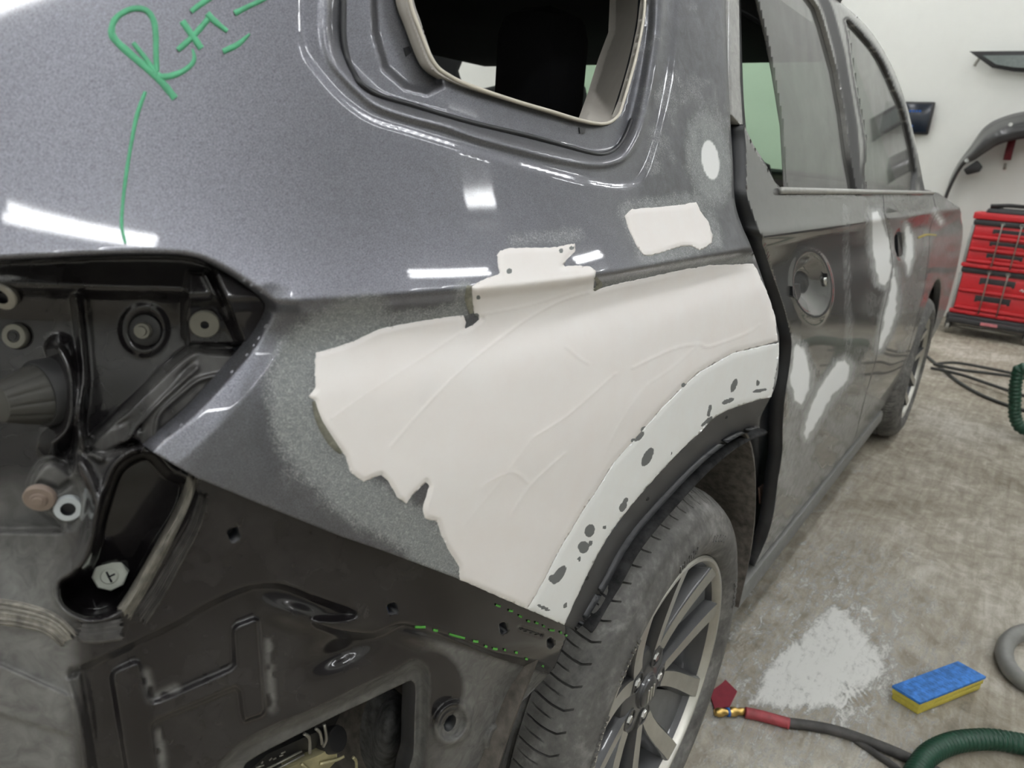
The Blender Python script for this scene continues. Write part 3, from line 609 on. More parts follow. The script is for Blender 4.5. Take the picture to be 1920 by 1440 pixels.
# brushed seam sealer bands
def ribbon(name, path, w0, w1, m, streaks=9, lift=.002, amp=.0022):
    p = spline(path, 9); n = len(p); d = np.gradient(p, axis=0); d /= np.linalg.norm(d, axis=1, keepdims=True); nx = np.stack([-d[:, 1], d[:, 0]], 1); K = 40; V = []; F = []
    o = np.linspace(-1, 1, K); h = amp * (np.sin(o * streaks * 3.1) * .5 + noise(o * 30, 0 * o + streaks, 2.2) - .5); wd = np.interp(np.linspace(0, 1, n), [0, 1], [w0, w1])
    for i in range(n):
        jit = 4 * (noise(np.array([i * 3.]), np.array([1.]), 2)[0] - .5); q = p[i] + nx[i] * (o * wd[i])[:, None] + d[i] * ((noise(o * 20, 0 * o, 2.) - .5) * 16 * (1 if i in (0, n - 1) else 0))[:, None]
        edge = ss(1.0, .8, abs(o)); V.append(hit(q[:, 0], q[:, 1], s_depth(q[:, 0], q[:, 1]) - (lift + h) * edge - .0002))
    V = np.concatenate(V)
    for i in range(n - 1):
        for k in range(K - 1): F.append((i * K + k, i * K + k + 1, (i + 1) * K + k + 1, (i + 1) * K + k))
    return pydata(name, V, F, m, rs)
ribbon('seam_sealer', [(362, 895), (350, 930), (322, 990), (285, 1060), (252, 1118), (232, 1150)], 10, 17, M_SEALER)
ribbon('seam_sealer', [(382, 930), (365, 985), (330, 1050), (296, 1110), (262, 1160)], 10, 16, M_SEALERD, 7)
ribbon('seam_sealer', [(150, 1186), (180, 1188), (229, 1180)], 17, 20, M_SEALERD, 13, .002, .002)
ribbon('seam_sealer', [(-20, 1145), (40, 1153), (95, 1170), (130, 1200)], 26, 20, M_SEALER, 5)
# sharp green dashes
for a, b in (((778, 1176), (798, 1176)), ((812, 1181), (821, 1183)), ((842, 1189), (872, 1197)), ((887, 1202), (897, 1203)), ((909, 1211), (914, 1213)), ((924, 1216), (933, 1217)), ((945, 1218), (949, 1219)), ((966, 1223), (971, 1224)), ((985, 1235), (990, 1236)), ((1002, 1243), (1006, 1244)), ((1016, 1248), (1020, 1250)), ((930, 1134), (939, 1137)), ((954, 1144), (962, 1146)), ((973, 1154), (979, 1157)), ((989, 1164), (994, 1165)), ((1004, 1167), (1010, 1169)), ((1018, 1173), (1022, 1175)), ((1030, 1181), (1040, 1182)), ((1050, 1185), (1054, 1187)), ((1061, 1190), (1063, 1193))):
    stroke('marker_dash', [a, ((a[0] + b[0]) / 2, (a[1] + b[1]) / 2 + .5), b], 4.5, M_DASHGREEN, base=s_depth, parent=rs)
stroke('scratch_mark', [(974, 1177), (995, 1183), (1014, 1190)], 3, M_SEAL, base=s_depth, parent=rs)
# the pieces seen through the lower opening
gb = empty('hanger_bracket'); attach(gb); gb.matrix_parent_inverse = Matrix.Translation(-car.location)
def deep(pts, d): q = np.array(pts, float); return hit(q[:, 0], q[:, 1], d)
prism('bracket_plate', deep([(540, 1440), (600, 1415), (632, 1395), (632, 1425), (600, 1460), (540, 1480)], .085), (0, .01, 0), M_GOLD, gb)
prism('upper_plate', deep([(440, 1470), (500, 1415), (565, 1385), (600, 1370), (605, 1400), (560, 1425), (500, 1480)], .095), (0, .01, 0), M_BLACK, gb)
for a, b in (((500, 1442), (566, 1408)), ((512, 1446), (570, 1415)), ((525, 1450), (580, 1418)), ((480, 1440), (495, 1434))): tube('raised_rib', deep([a, b], .090), .0012, M_STEEL, gb, 8)
for a, b in (((490, 1432), (493, 1428)), ((505, 1426), (510, 1421)), ((512, 1424), (518, 1421)), ((524, 1418), (531, 1415)), ((527, 1413), (535, 1409))): tube('stamped_mark', deep([a, b], .091), .0008, M_STEEL, gb, 6)
for pts in ([(570, 1376), (580, 1384), (581, 1412)], [(592, 1366), (600, 1374), (604, 1395)], [(608, 1358), (612, 1385), (606, 1400)], [(600, 1432), (630, 1425), (645, 1418)], [(662, 1420), (668, 1428), (668, 1450)], [(565, 1432), (580, 1445)]): tube('wire_clip', deep(spline(pts, 4), .083), .0016, M_GOLD if pts[0][1] > 1410 else M_STEEL, gb, 8)
lathe('bracket_sleeve', [(.0001, .012), (.012, .012), (.013, .010), (.013, -.02)], deep([(618, 1388)], .095)[0], (.2, -.8, .5), M_BLACK, gb, 24)
def dustball(x, y): return ell(735, 1385, 40, 85, 8, x, y) * 40 - 40
attach(sheet('duct_sleeve', (680, 1290, 800, 1560), 4, dustball, lambda x, y: hit(x, y, .16 - .07 * np.sqrt(np.clip(1 - ell(735, 1385, 42, 90, 8, x, y) ** 2, 0, 1)) + .006 * fbm(x, y, 18)), [simple('mottled_black_foam', (.05, .05, .05), .9, var=.8, scale=70)], None, None, .02))

# ---------------------------------------------------------------- wheels
WX, WY, WZ, WR, RR = .953, .314, .353, .353, .245
M_TYRE = None
def tyre_mat():
    m, nt, out = mat('dusty_tyre_rubber'); b = bsdf(nt, (.05, .05, .05), .7); f = noise_n(nt, 9, 6, .65, .8); g = noise_n(nt, 90, 4, .6)
    v = math_n(nt, 'MULTIPLY_ADD', g, .3, math_n(nt, 'MULTIPLY', f, .7))
    nt.links.new(ramp(nt, v, [(.34, (.055, .054, .052)), (.5, (.115, .112, .107)), (.66, (.25, .245, .235))]), b.inputs['Base Color'])
    nt.links.new(b.outputs[0], out.inputs[0]); return m
M_TYRE = tyre_mat(); M_MACH = simple('machined_alloy', (.50, .49, .45), .34, .75, var=.08); M_WGREY = simple('dark_grey_alloy', (.055, .056, .06), .35, .3, .5)
M_WIN = simple('grey_spoke_pocket', (.16, .165, .175), .4, .4, .3)
def make_wheel(loc):
    wl = empty('wheel', loc); prof = [(.246, .016), (.250, .008), (.262, .001), (.278, -.004), (.292, -.004), (.296, -.002), (.306, .002), (.312, .006), (.316, .006), (.325, .013), (.333, .023), (.339, .033)]
    tread = [(.344, .043), (.347, .052), (.349, .062), (.350, .073), (.3505, .078), (.3435, .079), (.3435, .087), (.351, .088), (.352, .105), (.352, .120), (.345, .121), (.345, .129), (.352, .130), (.351, .160), (.3505, .161), (.3435, .162), (.3435, .170), (.350, .171), (.346, .19), (.338, .206)]
    prof = prof + tread + [(.318, .222), (.285, .226), (.255, .215), (.246, .205)]
    NP = 70; V = []; F = []; ths = []
    for k in range(NP):
        for fr, dl, ds in ((0, 0, 0), (.012, 1, 0), (.10, 1, 0), (.112, 0, 0), (.28, 0, 0), (.50, 0, 0), (.512, 0, 1), (.58, 0, 1), (.592, 0, 0), (.78, 0, 0)): ths.append(((k + fr) * 2 * math.pi / NP, dl, ds))
    M = len(prof)
    for a, dl, ds in ths:
        for j, (r, y) in enumerate(prof):
            rr = r; a2 = a + .018 * math.sin(y * 45) * (.03 < y < .2)
            if dl and (.028 < y < .077 or .089 < y < .112): rr -= .008
            if ds and .045 < y < .066: rr -= .005
            V.append((rr * math.cos(a2), y, rr * math.sin(a2)))
    T = len(ths)
    for i in range(T):
        for j in range(M - 1): F.append((i * M + j, i * M + j + 1, ((i + 1) % T) * M + j + 1, ((i + 1) % T) * M + j))
    ty = pydata('tyre', V, F, M_TYRE, wl)
    try: ty.data.set_sharp_from_angle(angle=math.radians(40))
    except Exception: pass
    # raised sidewall marks
    bmm = bmesh.new()
    for a0 in (math.radians(88), math.radians(60), math.radians(128), math.radians(150), math.radians(172), math.radians(8)):
        for k in range(9):
            a = a0 + k * .028; c = Vector((.282 * math.cos(a), -.0045, .282 * math.sin(a)))
            r = bmesh.ops.create_cube(bmm, size=1); R = Matrix.Rotation(-a, 3, 'Y')
            for v in r['verts']: v.co = R @ Vector((v.co.x * .012 * (1 - .4 * (k % 2)), v.co.y * .003, v.co.z * (.004 if k % 3 else .006))) + c
    sm = from_bm('sidewall_lettering', bmm, M_TYRE, wl); sm['kind'] = 'stuff'
    ax = (0, -1, 0)
    lathe('rim_barrel', [(.198, -.215), (.205, -.10), (.222, -.05), (.228, -.030), (.234, -.021), (.237, -.012)], (0, 0, 0), ax, M_WGREY, wl, 72)
    lathe('rim_lip', [(.233, -.022), (.236, -.010), (.2385, -.007), (.2435, -.007), (.2465, -.010), (.2465, -.018)], (0, 0, 0), ax, M_MACH, wl, 96)
    lathe('brake_disc', [(.06, -.13), (.165, -.13), (.165, -.15), (.06, -.15)], (0, 0, 0), ax, M_STEEL, wl, 48)
    lathe('hub', [(.0001, -.036), (.030, -.036), (.032, -.040), (.068, -.042), (.078, -.046), (.084, -.058), (.086, -.09)], (0, 0, 0), ax, M_WGREY, wl, 60)
    lathe('centre_cap', [(.0001, -.030), (.022, -.030), (.027, -.033), (.029, -.040)], (0, 0, 0), ax, M_WGREY, wl, 40)
    for k in range(3): o = box('cap_mark', (-.014 + k * .010, .028, -.013), (-.009 + k * .010, .031, .013), M_MACH, wl, .001)
    for k in range(5):
        a = math.radians(27 + 36 + 72 * k); c = Vector((.0572 * math.cos(a), .041, .0572 * math.sin(a)))
        ln = empty('lug_nut', c, wl) if False else None
        lathe('lug_recess', [(.016, .0015), (.0175, .003), (.0195, .002), (.020, -.004)], c, ax, M_WGREY, wl, 28)
        lathe('lug_nut', [(.0001, .004), (.007, .004), (.0095, .000), (.0105, -.01)], c, ax, M_CHROME, wl, 6)
    def arm(k, s):
        ac = math.radians(27 + 72 * k); bm = bmesh.new(); rows = []; n = 9
        for i in range(n):
            t = i / (n - 1); r = .050 + t * (.2375 - .050); a = ac + s * (math.radians(30) * (1 - t) ** 1.6 + math.radians(15.5) * (1 - (1 - t) ** 1.6)); hw = (.0125 + .0045 * t) ; yf = .040 - .029 * t ** 1.5
            e = Vector((math.cos(a), 0, math.sin(a))); q = Vector((-math.sin(a), 0, math.cos(a))) * s
            c = e * r
            rows.append([bm.verts.new(c + q * (hw) + Vector((0, yf + .002, 0))), bm.verts.new(c - q * hw + Vector((0, yf, 0))), bm.verts.new(c - q * (hw + .010) + Vector((0, yf + .022, 0))), bm.verts.new(c - q * (hw + .006) + Vector((0, yf + .050, 0))), bm.verts.new(c + q * (hw + .006) + Vector((0, yf + .050, 0))), bm.verts.new(c + q * (hw + .003) + Vector((0, yf + .006, 0)))])
        for i in range(n - 1):
            for j in range(6):
                f = bm.faces.new((rows[i][j], rows[i][(j + 1) % 6], rows[i + 1][(j + 1) % 6], rows[i + 1][j])); f.material_index = 1 if j == 0 and i >= 1 else 0
        bm.faces.new(rows[0]); bm.faces.new(rows[-1][::-1]); return from_bm('spoke', bm, [M_WGREY, M_MACH], wl, True)
    for k in range(5):
        for s in (-1, 1): arm(k, s)
        ac = math.radians(27 + 72 * k); bm = bmesh.new(); vs = []
        for r, da, yy in ((.10, -.12, .062), (.10, .12, .062), (.235, .20, .032), (.235, -.20, .032)): vs.append(bm.verts.new((r * math.cos(ac + da), yy, r * math.sin(ac + da))))
        f = bm.faces.new(vs); r = bmesh.ops.extrude_face_region(bm, geom=[f])
        for v in r['geom']:
            if isinstance(v, bmesh.types.BMVert): v.co.y += .02
        from_bm('spoke_web', bm, M_WIN, wl, True)
    return wl
wheel = make_wheel((WX, WY, WZ)); attach(wheel)
def copy_tree(o, parent):
    c = o.copy(); COL.objects.link(c); c.parent = parent
    for ch in o.children: copy_tree(ch, c)
    return c
w2 = attach(copy_tree(wheel, car)); w2.location = (3.80, WY + .012, WZ)
# wheel housing: felt liner behind the tyre, dark arch
A = np.linspace(math.radians(-10), math.radians(188), 40); V = []; F = []
for y in (.345, .40, .52, .62):
    for a in A:
        r = .475 + .012 * math.sin(a * 9) * (y > .36); V.append((WX + r * math.cos(a), y, WZ + r * math.sin(a)))
for k in range(3):
    for i in range(len(A) - 1): F.append((k * 40 + i, k * 40 + i + 1, (k + 1) * 40 + i + 1, (k + 1) * 40 + i))
for i in range(len(A) - 1):
    pass
lin = pydata('arch_liner', V, F, M_LINER); attach(lin); lin.modifiers.new('thickness', 'SOLIDIFY').thickness = .006
V = [(WX, .62, WZ)] + [(WX + .48 * math.cos(a), .62, WZ + .48 * math.sin(a)) for a in A]; attach(pydata('arch_back_wall', V, [(0, i + 1, i) for i in range(1, 40)], M_CABIN))
# felt piece hanging between the rear corner and the tyre
def felt_in(x, y): return sdf([(1050, 1190), (1075, 1180), (1105, 1160), (1100, 1200), (1060, 1290), (1000, 1400), (985, 1560), (870, 1560), (910, 1440), (935, 1400), (940, 1340), (985, 1300), (1035, 1250)], x, y)
attach(sheet('felt_liner', (850, 1150, 1130, 1560), 5, felt_in, lambda x, y: hit(x, y, .062 + .018 * fbm(x, y, 70) + .02 * ss(1000, 1110, x)), [M_LINER], None, None, .02))
# inner lip of the arch with rubber edge
p = LIP[4:]; attach(tube('arch_flange', hit(p[:, 0] + 4, p[:, 1] + 6, .040), .012, simple('scuffed_black_flange', (.035, .035, .037), .9, var=.6, scale=50, spec=.15), None, 10, flat=.5))

# ---------------------------------------------------------------- doors
GAPR = spline([(1383, -150), (1384, 0), (1388, 153), (1393, 232), (1397, 262), (1399, 330), (1401, 372), (1424, 437), (1443, 498), (1466, 567), (1481, 625), (1483, 650), (1479, 690), (1470, 745), (1466, 800), (1465, 850), (1458, 895), (1445, 985), (1415, 1060), (1397, 1094)], 4)
SEAM = spline([(1655, 362), (1658, 400), (1664, 434), (1671, 480), (1672, 500), (1666, 537), (1650, 605), (1642, 667), (1622, 740), (1598, 838)], 4)
def xz(pts, S=S_door): q = np.asarray(pts, float); P = hit(q[:, 0], q[:, 1], 0., S); return np.stack([P[:, 0], P[:, 2]], 1)
SILL = 1.165
gr = xz(GAPR[GAPR[:, 1] > 232]); gr = gr[gr[:, 1] < 1.30]
sm = xz(SEAM); sm[:, 0] = np.clip(sm[:, 0], 2.0, 2.75)
corner = xz([(1394, 232), (1413, 272), (1437, 309), (1452, 340), (1466, 354)])
REAR_D = np.vstack([corner[::-1], gr[1:], [(gr[-1, 0] + .02, .245)], [(sm[-1, 0], .245)], sm[::-1], [(sm[0, 0], SILL)], [(corner[-1, 0], SILL)]])
FRONT_D = np.vstack([[(sm[0, 0] + .006, SILL)], sm + [.006, 0], [(sm[-1, 0] + .006, .245)], [(3.27, .245), (3.30, .5), (3.33, .8), (3.22, SILL)]])
_fw = [(3.80 + .43 * math.cos(a), .353 + .43 * math.sin(a)) for a in np.radians(np.linspace(195, -5, 26))]
WING = np.vstack([[(3.228, SILL)], [(3.336, .8), (3.306, .5), (3.277, .245)], [_fw[0]], _fw, [(4.40, .40), (4.74, .55), (4.80, .72), (4.77, .88), (4.62, 1.0), (4.3, 1.075), (3.8, 1.13), (3.4, 1.165)]])
def d_depth(P2):                                             # dents and handle cups, from the picture position on the skin
    x, y = P2; d = .020 * ss(1.1, .35, ell(1520, 533, 32, 55, -8, x, y)) - .0035 * np.exp(-((ell(1520, 533, 36, 62, -8, x, y) - 1) / .12) ** 2)
    d = d + .016 * ss(1.1, .4, ell(1688, 460, 11, 26, -8, x, y)); return d
def door_place(u, v):
    P = np.stack([u, S_door(u, v), v], -1); d = d_depth(project(P)); edge = 0
    P[:, 1] += d + .004 * np.sin(u * 7.) * np.exp(-((v - .75) / .25) ** 2) * .6
    return P
PATCH = [[(1493, 644), (1504, 651), (1519, 701), (1518, 728), (1502, 758), (1493, 750), (1483, 720), (1485, 682)], [(1584, 674), (1594, 686), (1588, 712), (1554, 750), (1531, 792), (1512, 823), (1508, 812), (1516, 777), (1535, 731), (1569, 682)],
         [(1636, 400), (1645, 398), (1657, 426), (1668, 453), (1669, 514), (1661, 537), (1647, 529), (1642, 491), (1636, 460)], [(1676, 506), (1682, 540), (1680, 583), (1665, 628), (1648, 655), (1658, 600), (1668, 550)], [(1699, 418), (1710, 441), (1712, 483), (1703, 514), (1697, 483)], [(1754, 394), (1768, 415), (1764, 420), (1750, 403)]]
def d_mask(u, v, P):
    x, y = project(P); m = np.zeros((len(x), 4)); f = fbm(x, y, 40); g = 0 * x; r = 0 * x
    for i, p in enumerate(PATCH): 
        s = sdf(p, x, y); g = np.maximum(g, ss(7, -6, s + 5 * (noise(x, y, 9) - .5))); r = np.maximum(r, .85 * ss(22 if i < 4 else 10, 2, s))
    r = np.maximum(r, .55 * ss(26, 6, dist([(1490, 640), (1490, 780), (1475, 900)], x, y)))
    r = np.maximum(r, .5 * ss(16, 2, dist([(1480, 362), (1732, 366)], x, y)))
    r = np.maximum(r, .45 * ss(700, 820, y) * ss(.25, .6, f)); r = np.maximum(r, .4 * ss(14, 3, dist([(1585, 390), (1592, 650)], x, y)))
    m[:, 0] = r; m[:, 1] = g; m[:, 2] = np.clip(.10 + .30 * ss(.4, .7, f) * ss(1560, 1660, x) + .45 * ss(600, 800, y) * ss(.2, .55, f) + .42 * ss(1715, 1750, x), 0, .75)
    m[:, 2] *= ss(.6, 1.0, ell(1519, 533, 34, 56, -8, x, y)) * .8 + .2
    return m
def panel(name, poly, cell=.012):
    lo = poly.min(0) - .03; hi = poly.max(0) + .03
    return attach(sheet(name, (lo[0], lo[1], hi[0], hi[1]), cell, lambda a, b: sdf(poly, a, b), door_place, [M_DOOR, M_SEAL], None, d_mask, .03))
rd = panel('rear_door', REAR_D, .0058); rd['label'] = 'dusty rear door with empty handle cup and white filler spots'; fd = panel('front_door', FRONT_D, .011); wg = panel('front_wing', WING, .014)
def on_door(px, py, d=0.): return hit(px, py, d_depth((np.array([float(px)]), np.array([float(py)]))) + d, S_door)[0]
for q, par in (([(1486, 537), (1500, 532), (1502, 552), (1497, 564), (1487, 555)], rd), ([(1541, 515), (1551, 513), (1552, 532), (1546, 540), (1541, 532)], rd), ([(1683, 440), (1691, 436), (1693, 478), (1685, 482)], fd)):
    qq = np.array(q, float); prism('handle_hole', hit(qq[:, 0], qq[:, 1], d_depth((qq[:, 0], qq[:, 1])) - .003, S_door), (0, .01, 0), M_SEAL, par)
tube('handle_bracket', [on_door(1545, 520, -.004), on_door(1546, 534, -.004)], .006, M_CHROME, rd, 8)
for pts, m in (([(1501, 616), (1505, 610), (1512, 608), (1520, 612)], simple('pink_crayon', (.62, .22, .38), .5)),): stroke('crayon_mark', pts, 4, m, S_door, lambda x, y: d_depth((x, y)), rd)
stroke('crayon_mark', [(1722, 446), (1738, 440), (1756, 441)], 4, simple('yellow_crayon', (.45, .36, .08), .5), S_door, lambda x, y: d_depth((x, y)), fd)
# black gap between the quarter panel and the rear door
gl = GAPL[::-1]; gl = gl[gl[:, 1] < 800]
GAP = np.vstack([gl + [-6, 0], [(1424, 860), (1420, 930), (1402, 1020), (1385, 1100), (1397, 1098)], (GAPR + [5, 0])[::-1]])
attach(sheet('door_shut_seal', (1340, -160, 1500, 1120), 4, lambda x, y: sdf(GAP, x, y), lambda x, y: hit(x, y, .030 + .018 * ss(780, 900, y), S_door), [M_SEAL], None, None, .02))
tg = np.array([(1424, 915), (1432, 908), (1434, 935), (1426, 945)], float); attach(prism('jamb_label', hit(tg[:, 0], tg[:, 1], .040, S_door), (0, .003, 0), simple('faded_pink_label', (.42, .28, .24), .6)))
# belt moulding and side window frame
bl = np.array([(corner[-1, 0] - .02, SILL), (1.9, SILL), (2.5, SILL), (3.22, SILL)]); attach(tube('belt_moulding', [(a, float(S_door(a, b)) - .004, b) for a, b in bl], .006, simple('dusty_belt_strip', (.42, .42, .40), .4, .3), None, 8))
RAIL_OUT = spline([(1480, -150), (1545, -20), (1571, 0), (1597, 21), (1624, 47), (1650, 82), (1677, 132), (1698, 190), (1716, 264), (1729, 330), (1736, 366)], 4)
G_REAR = np.array([(1380, -150), (1419, 0), (1437, 71), (1450, 137), (1466, 237), (1473, 358), (1604, 358), (1592, 290), (1582, 211), (1568, 132), (1545, 47), (1534, 14), (1510, -20), (1400, -150)], float)
G_FRONT = spline([(1588, 36), (1626, 76), (1650, 110), (1677, 169), (1700, 237), (1713, 358), (1626, 358), (1624, 264), (1605, 158), (1592, 66)], 3, True)
FRAME = np.vstack([RAIL_OUT, [(1610, 366)], [(1604, 358), (1592, 290), (1582, 211), (1568, 132), (1545, 47), (1534, 14), (1510, -20), (1400, -150)]])
M_FRAME = paint('window_frame_paint', (.10, .10, .102), .5, .3, 1., .1, filmc=(.40, .40, .385))
def fr_mask(x, y, P):
    m = np.zeros((len(x), 4)); m[:, 2] = .35
    m[:, 3] = np.maximum(ss(12, 8, dist([(1540, -10), (1555, 25), (1575, 100), (1598, 237), (1608, 358)], x, y)), ss(7, 4, -sdf(G_FRONT, x, y) * -1) * (sdf(G_FRONT, x, y) > 0))
    m[:, 3] = np.maximum(m[:, 3], ss(6, 3, dist([(1725, 335), (1733, 366)], x, y))); return m
attach(sheet('window_frame', (1390, -150, 1745, 372), 3.2, lambda x, y: np.maximum(sdf(FRAME, x, y), -sdf(G_FRONT, x, y)), lambda x, y: hit(x, y, -.004 + .004 * ss(6, 0, dist(RAIL_OUT, x, y)), S_door), [M_FRAME], None, fr_mask, .02))
CF = np.vstack([[(1362, -150), (1366, 0), (1368, 100), (1371, 215), (1393, 240)], [(1388, 153), (1386, 0), (1384, -150)]])
attach(sheet('rear_window_frame', (1350, -150, 1400, 250), 2.5, lambda x, y: sdf(CF, x, y), lambda x, y: hit(x, y, .006, S_door), [M_FRAME], None, lambda x, y, P: np.tile([0, 0, .7, 0.], (len(x), 1)), .02))
def glass_mat(name, tint, dust, dc=(.30, .30, .29)):
    m, nt, out = mat(name); tr = N(nt, 'ShaderNodeBsdfTransparent'); tr.inputs[0].default_value = rgb(tint)
    gl_ = N(nt, 'ShaderNodeBsdfGlossy'); gl_.inputs['Roughness'].default_value = .03; gl_.inputs['Color'].default_value = (1, 1, 1, 1)
    lw_ = N(nt, 'ShaderNodeLayerWeight'); lw_.inputs[0].default_value = .5; fr = math_n(nt, 'MULTIPLY_ADD', math_n(nt, 'POWER', lw_.outputs['Facing'], 5.0), .92, .06)
    s = mixs(nt, fr, tr.outputs[0], gl_.outputs[0]); di = N(nt, 'ShaderNodeBsdfDiffuse'); di.inputs[0].default_value = rgb(dc)
    f = math_n(nt, 'MULTIPLY', noise_n(nt, 5, 5, .6, .5), 2 * dust, clamp=True); nt.links.new(mixs(nt, f, s, di.outputs[0]), out.inputs[0]); return m
M_GLASS = glass_mat('dusty_tinted_glass', (.20, .20, .20), .30, (.22, .22, .21)); M_SHIELD = glass_mat('green_windscreen', (.80, .93, .82), .03)
attach(sheet('rear_door_glass', (1370, -150, 1620, 366), 4, lambda x, y: sdf(G_REAR, x, y), lambda x, y: hit(x, y, .004, S_door), [M_GLASS], None, None, .004))
attach(sheet('front_door_glass', (1570, 20, 1730, 366), 4, lambda x, y: sdf(G_FRONT, x, y) - 2, lambda x, y: hit(x, y, .003, S_door), [M_GLASS], None, None, .004))
# windscreen, roof, far side, cabin
def quad(name, pts, off, m, bevel=0): return attach(prism(name, pts, off, m, None, bevel))
quad('windscreen', [(3.25, .50, 1.17), (3.25, 1.75, 1.17), (2.25, 1.68, 1.60), (2.25, .58, 1.60)], (.006, 0, .006), M_SHIELD)
V = []; F = []; xs = [.12, .3, .7, 1.1, 1.5, 1.75, 1.88]; ys = [.492, .54, .62, 1.1, 1.58, 1.67, 1.70]
for x in xs:
    for y in ys: V.append((x, y, 1.575 + .10 * (1 - ((y - 1.1) / .62) ** 2) - .03 * ((x - 1.2) / 1.1) ** 2))
for i in range(6):
    for j in range(6): F.append((i * 7 + j, i * 7 + j + 1, (i + 1) * 7 + j + 1, (i + 1) * 7 + j))
ro = pydata('roof', V, F, M_PAINT); ro.modifiers.new('thickness', 'SOLIDIFY').thickness = .03; attach(ro)
attach(box('headliner', (.15, .55, 1.47), (2.05, 1.66, 1.54), M_CABIN, None, .01)); attach(box('cabin_floor', (.25, .50, .30), (3.2, 1.72, .36), M_CABIN, None, .01))
attach(box('tailgate', (.12, .64, .5), (.18, 1.56, 1.56), M_CABIN, None, .02)); attach(box('firewall', (3.25, .47, .3), (3.30, 1.75, 1.10), M_CABIN, None, .01))
FAR = np.array([(.1, .3), (4.7, .3), (4.75, .9), (4.3, 1.05), (3.25, 1.14), (2.2, 1.58), (.1, 1.58)]); HOLES = [np.array([(.45, 1.2), (1.1, 1.2), (1.1, 1.5), (.6, 1.5)]), None]
fw = at_y(np.array([840., 862, 885, 905, 960, 960, 890, 846]), np.array([140., 74, 70, 84, 84, 150, 168, 150]), 1.84); FW = np.stack([fw[:, 0], fw[:, 2]], 1)
attach(sheet('far_side_panel', (.1, .3, 4.8, 1.6), .02, lambda a, b: np.maximum(sdf(FAR, a, b), -sdf(FW, a, b)), lambda a, b: np.stack([a, 1.84 - .12 * np.maximum(0, b - 1.1), b], -1), [M_CABIN], None, None, .02, (0, 1, 0)))
def seat(x, y0, y1, ztop, zs=.62, lean=.10, m=M_SEAT):
    s = empty('seat', (x, (y0 + y1) / 2, zs)); attach(s); h = (y1 - y0) / 2
    def rb(name, lo, hi, bv): return box(name, lo, hi, m, s, bv)
    rb('cushion', (-.05, -h, -.14), (.46, h, 0), .04); b = rb('backrest', (-.10, -h, -.05), (.06, h, ztop - zs - .17), .05)
    hr = rb('headrest', (-.085, -h * .52, ztop - zs - .22), (.05, h * .52, ztop - zs), .045)
    for k in (-1, 1): tube('headrest_post', [(-.02, k * .06, ztop - zs - .24), (-.02, k * .06, ztop - zs - .12)], .006, M_CHROME, s, 8)
    return s
seat(1.12, .63, .90, 1.43); seat(1.12, .95, 1.35, 1.31); seat(2.15, .66, 1.18, 1.40); seat(2.15, 1.2, 1.66, 1.44)
hd = at_x(np.array([1404.]), np.array([255.]), 2.05)[0]
attach(box('dashboard', (2.75, .5, .9), (3.25, 1.74, 1.13), simple('dash_grey', (.05, .055, .055), .6), None, .05))
M_SW = simple('steering_wheel_rubber', (.02, .02, .02), .5); c = Vector((2.55, 1.35, 1.05)); attach(tube('steering_wheel', [c + Vector((.05 * math.sin(a), .18 * math.cos(a), .17 * math.sin(a))) for a in np.linspace(0, 2 * math.pi, 40)], .014, M_SW, None, 10))
b = box('rear_view_mirror', (2.50, 1.0, 1.47), (2.53, 1.22, 1.54), M_BLACK, None, .012); attach(b)
# rocker, bonnet, nose
attach(box('rocker_sill', (1.45, .365, .20), (3.3, .46, .262), simple('dusty_sill', (.16, .16, .155), .5), None, .015))
V = []; F = []
for i, x in enumerate(np.linspace(3.2, 4.7, 10)):
    for j, y in enumerate(np.linspace(.42, 1.78, 10)): V.append((x, y, 1.155 - .09 * ((x - 3.2) / 1.5) ** 2 + .04 * (1 - ((y - 1.1) / .68) ** 2)))
for i in range(9):
    for j in range(9): F.append((i * 10 + j, i * 10 + j + 1, (i + 1) * 10 + j + 1, (i + 1) * 10 + j))
bo = pydata('bonnet', V, F, M_DOOR); bo.modifiers.new('thickness', 'SOLIDIFY').thickness = .02; attach(bo)
attach(box('nose_support', (4.55, .42, .35), (4.72, 1.75, 1.0), M_BLACK, None, .03)); hl = at_x(np.array([1795.]), np.array([505.]), 4.8)[0]
attach(prism('headlamp_bracket', [(4.70, .37, .93), (4.84, .36, .86), (4.84, .355, .66), (4.74, .36, .50), (4.62, .37, .62)], (.02, .12, 0), M_BLACK, None, .01))
V = [(3.80, .60, .353)] + [(3.80 + .45 * math.cos(a), .60, .353 + .45 * math.sin(a)) for a in A]; attach(pydata('front_arch_wall', V, [(0, i + 1, i) for i in range(1, 40)], M_CABIN))

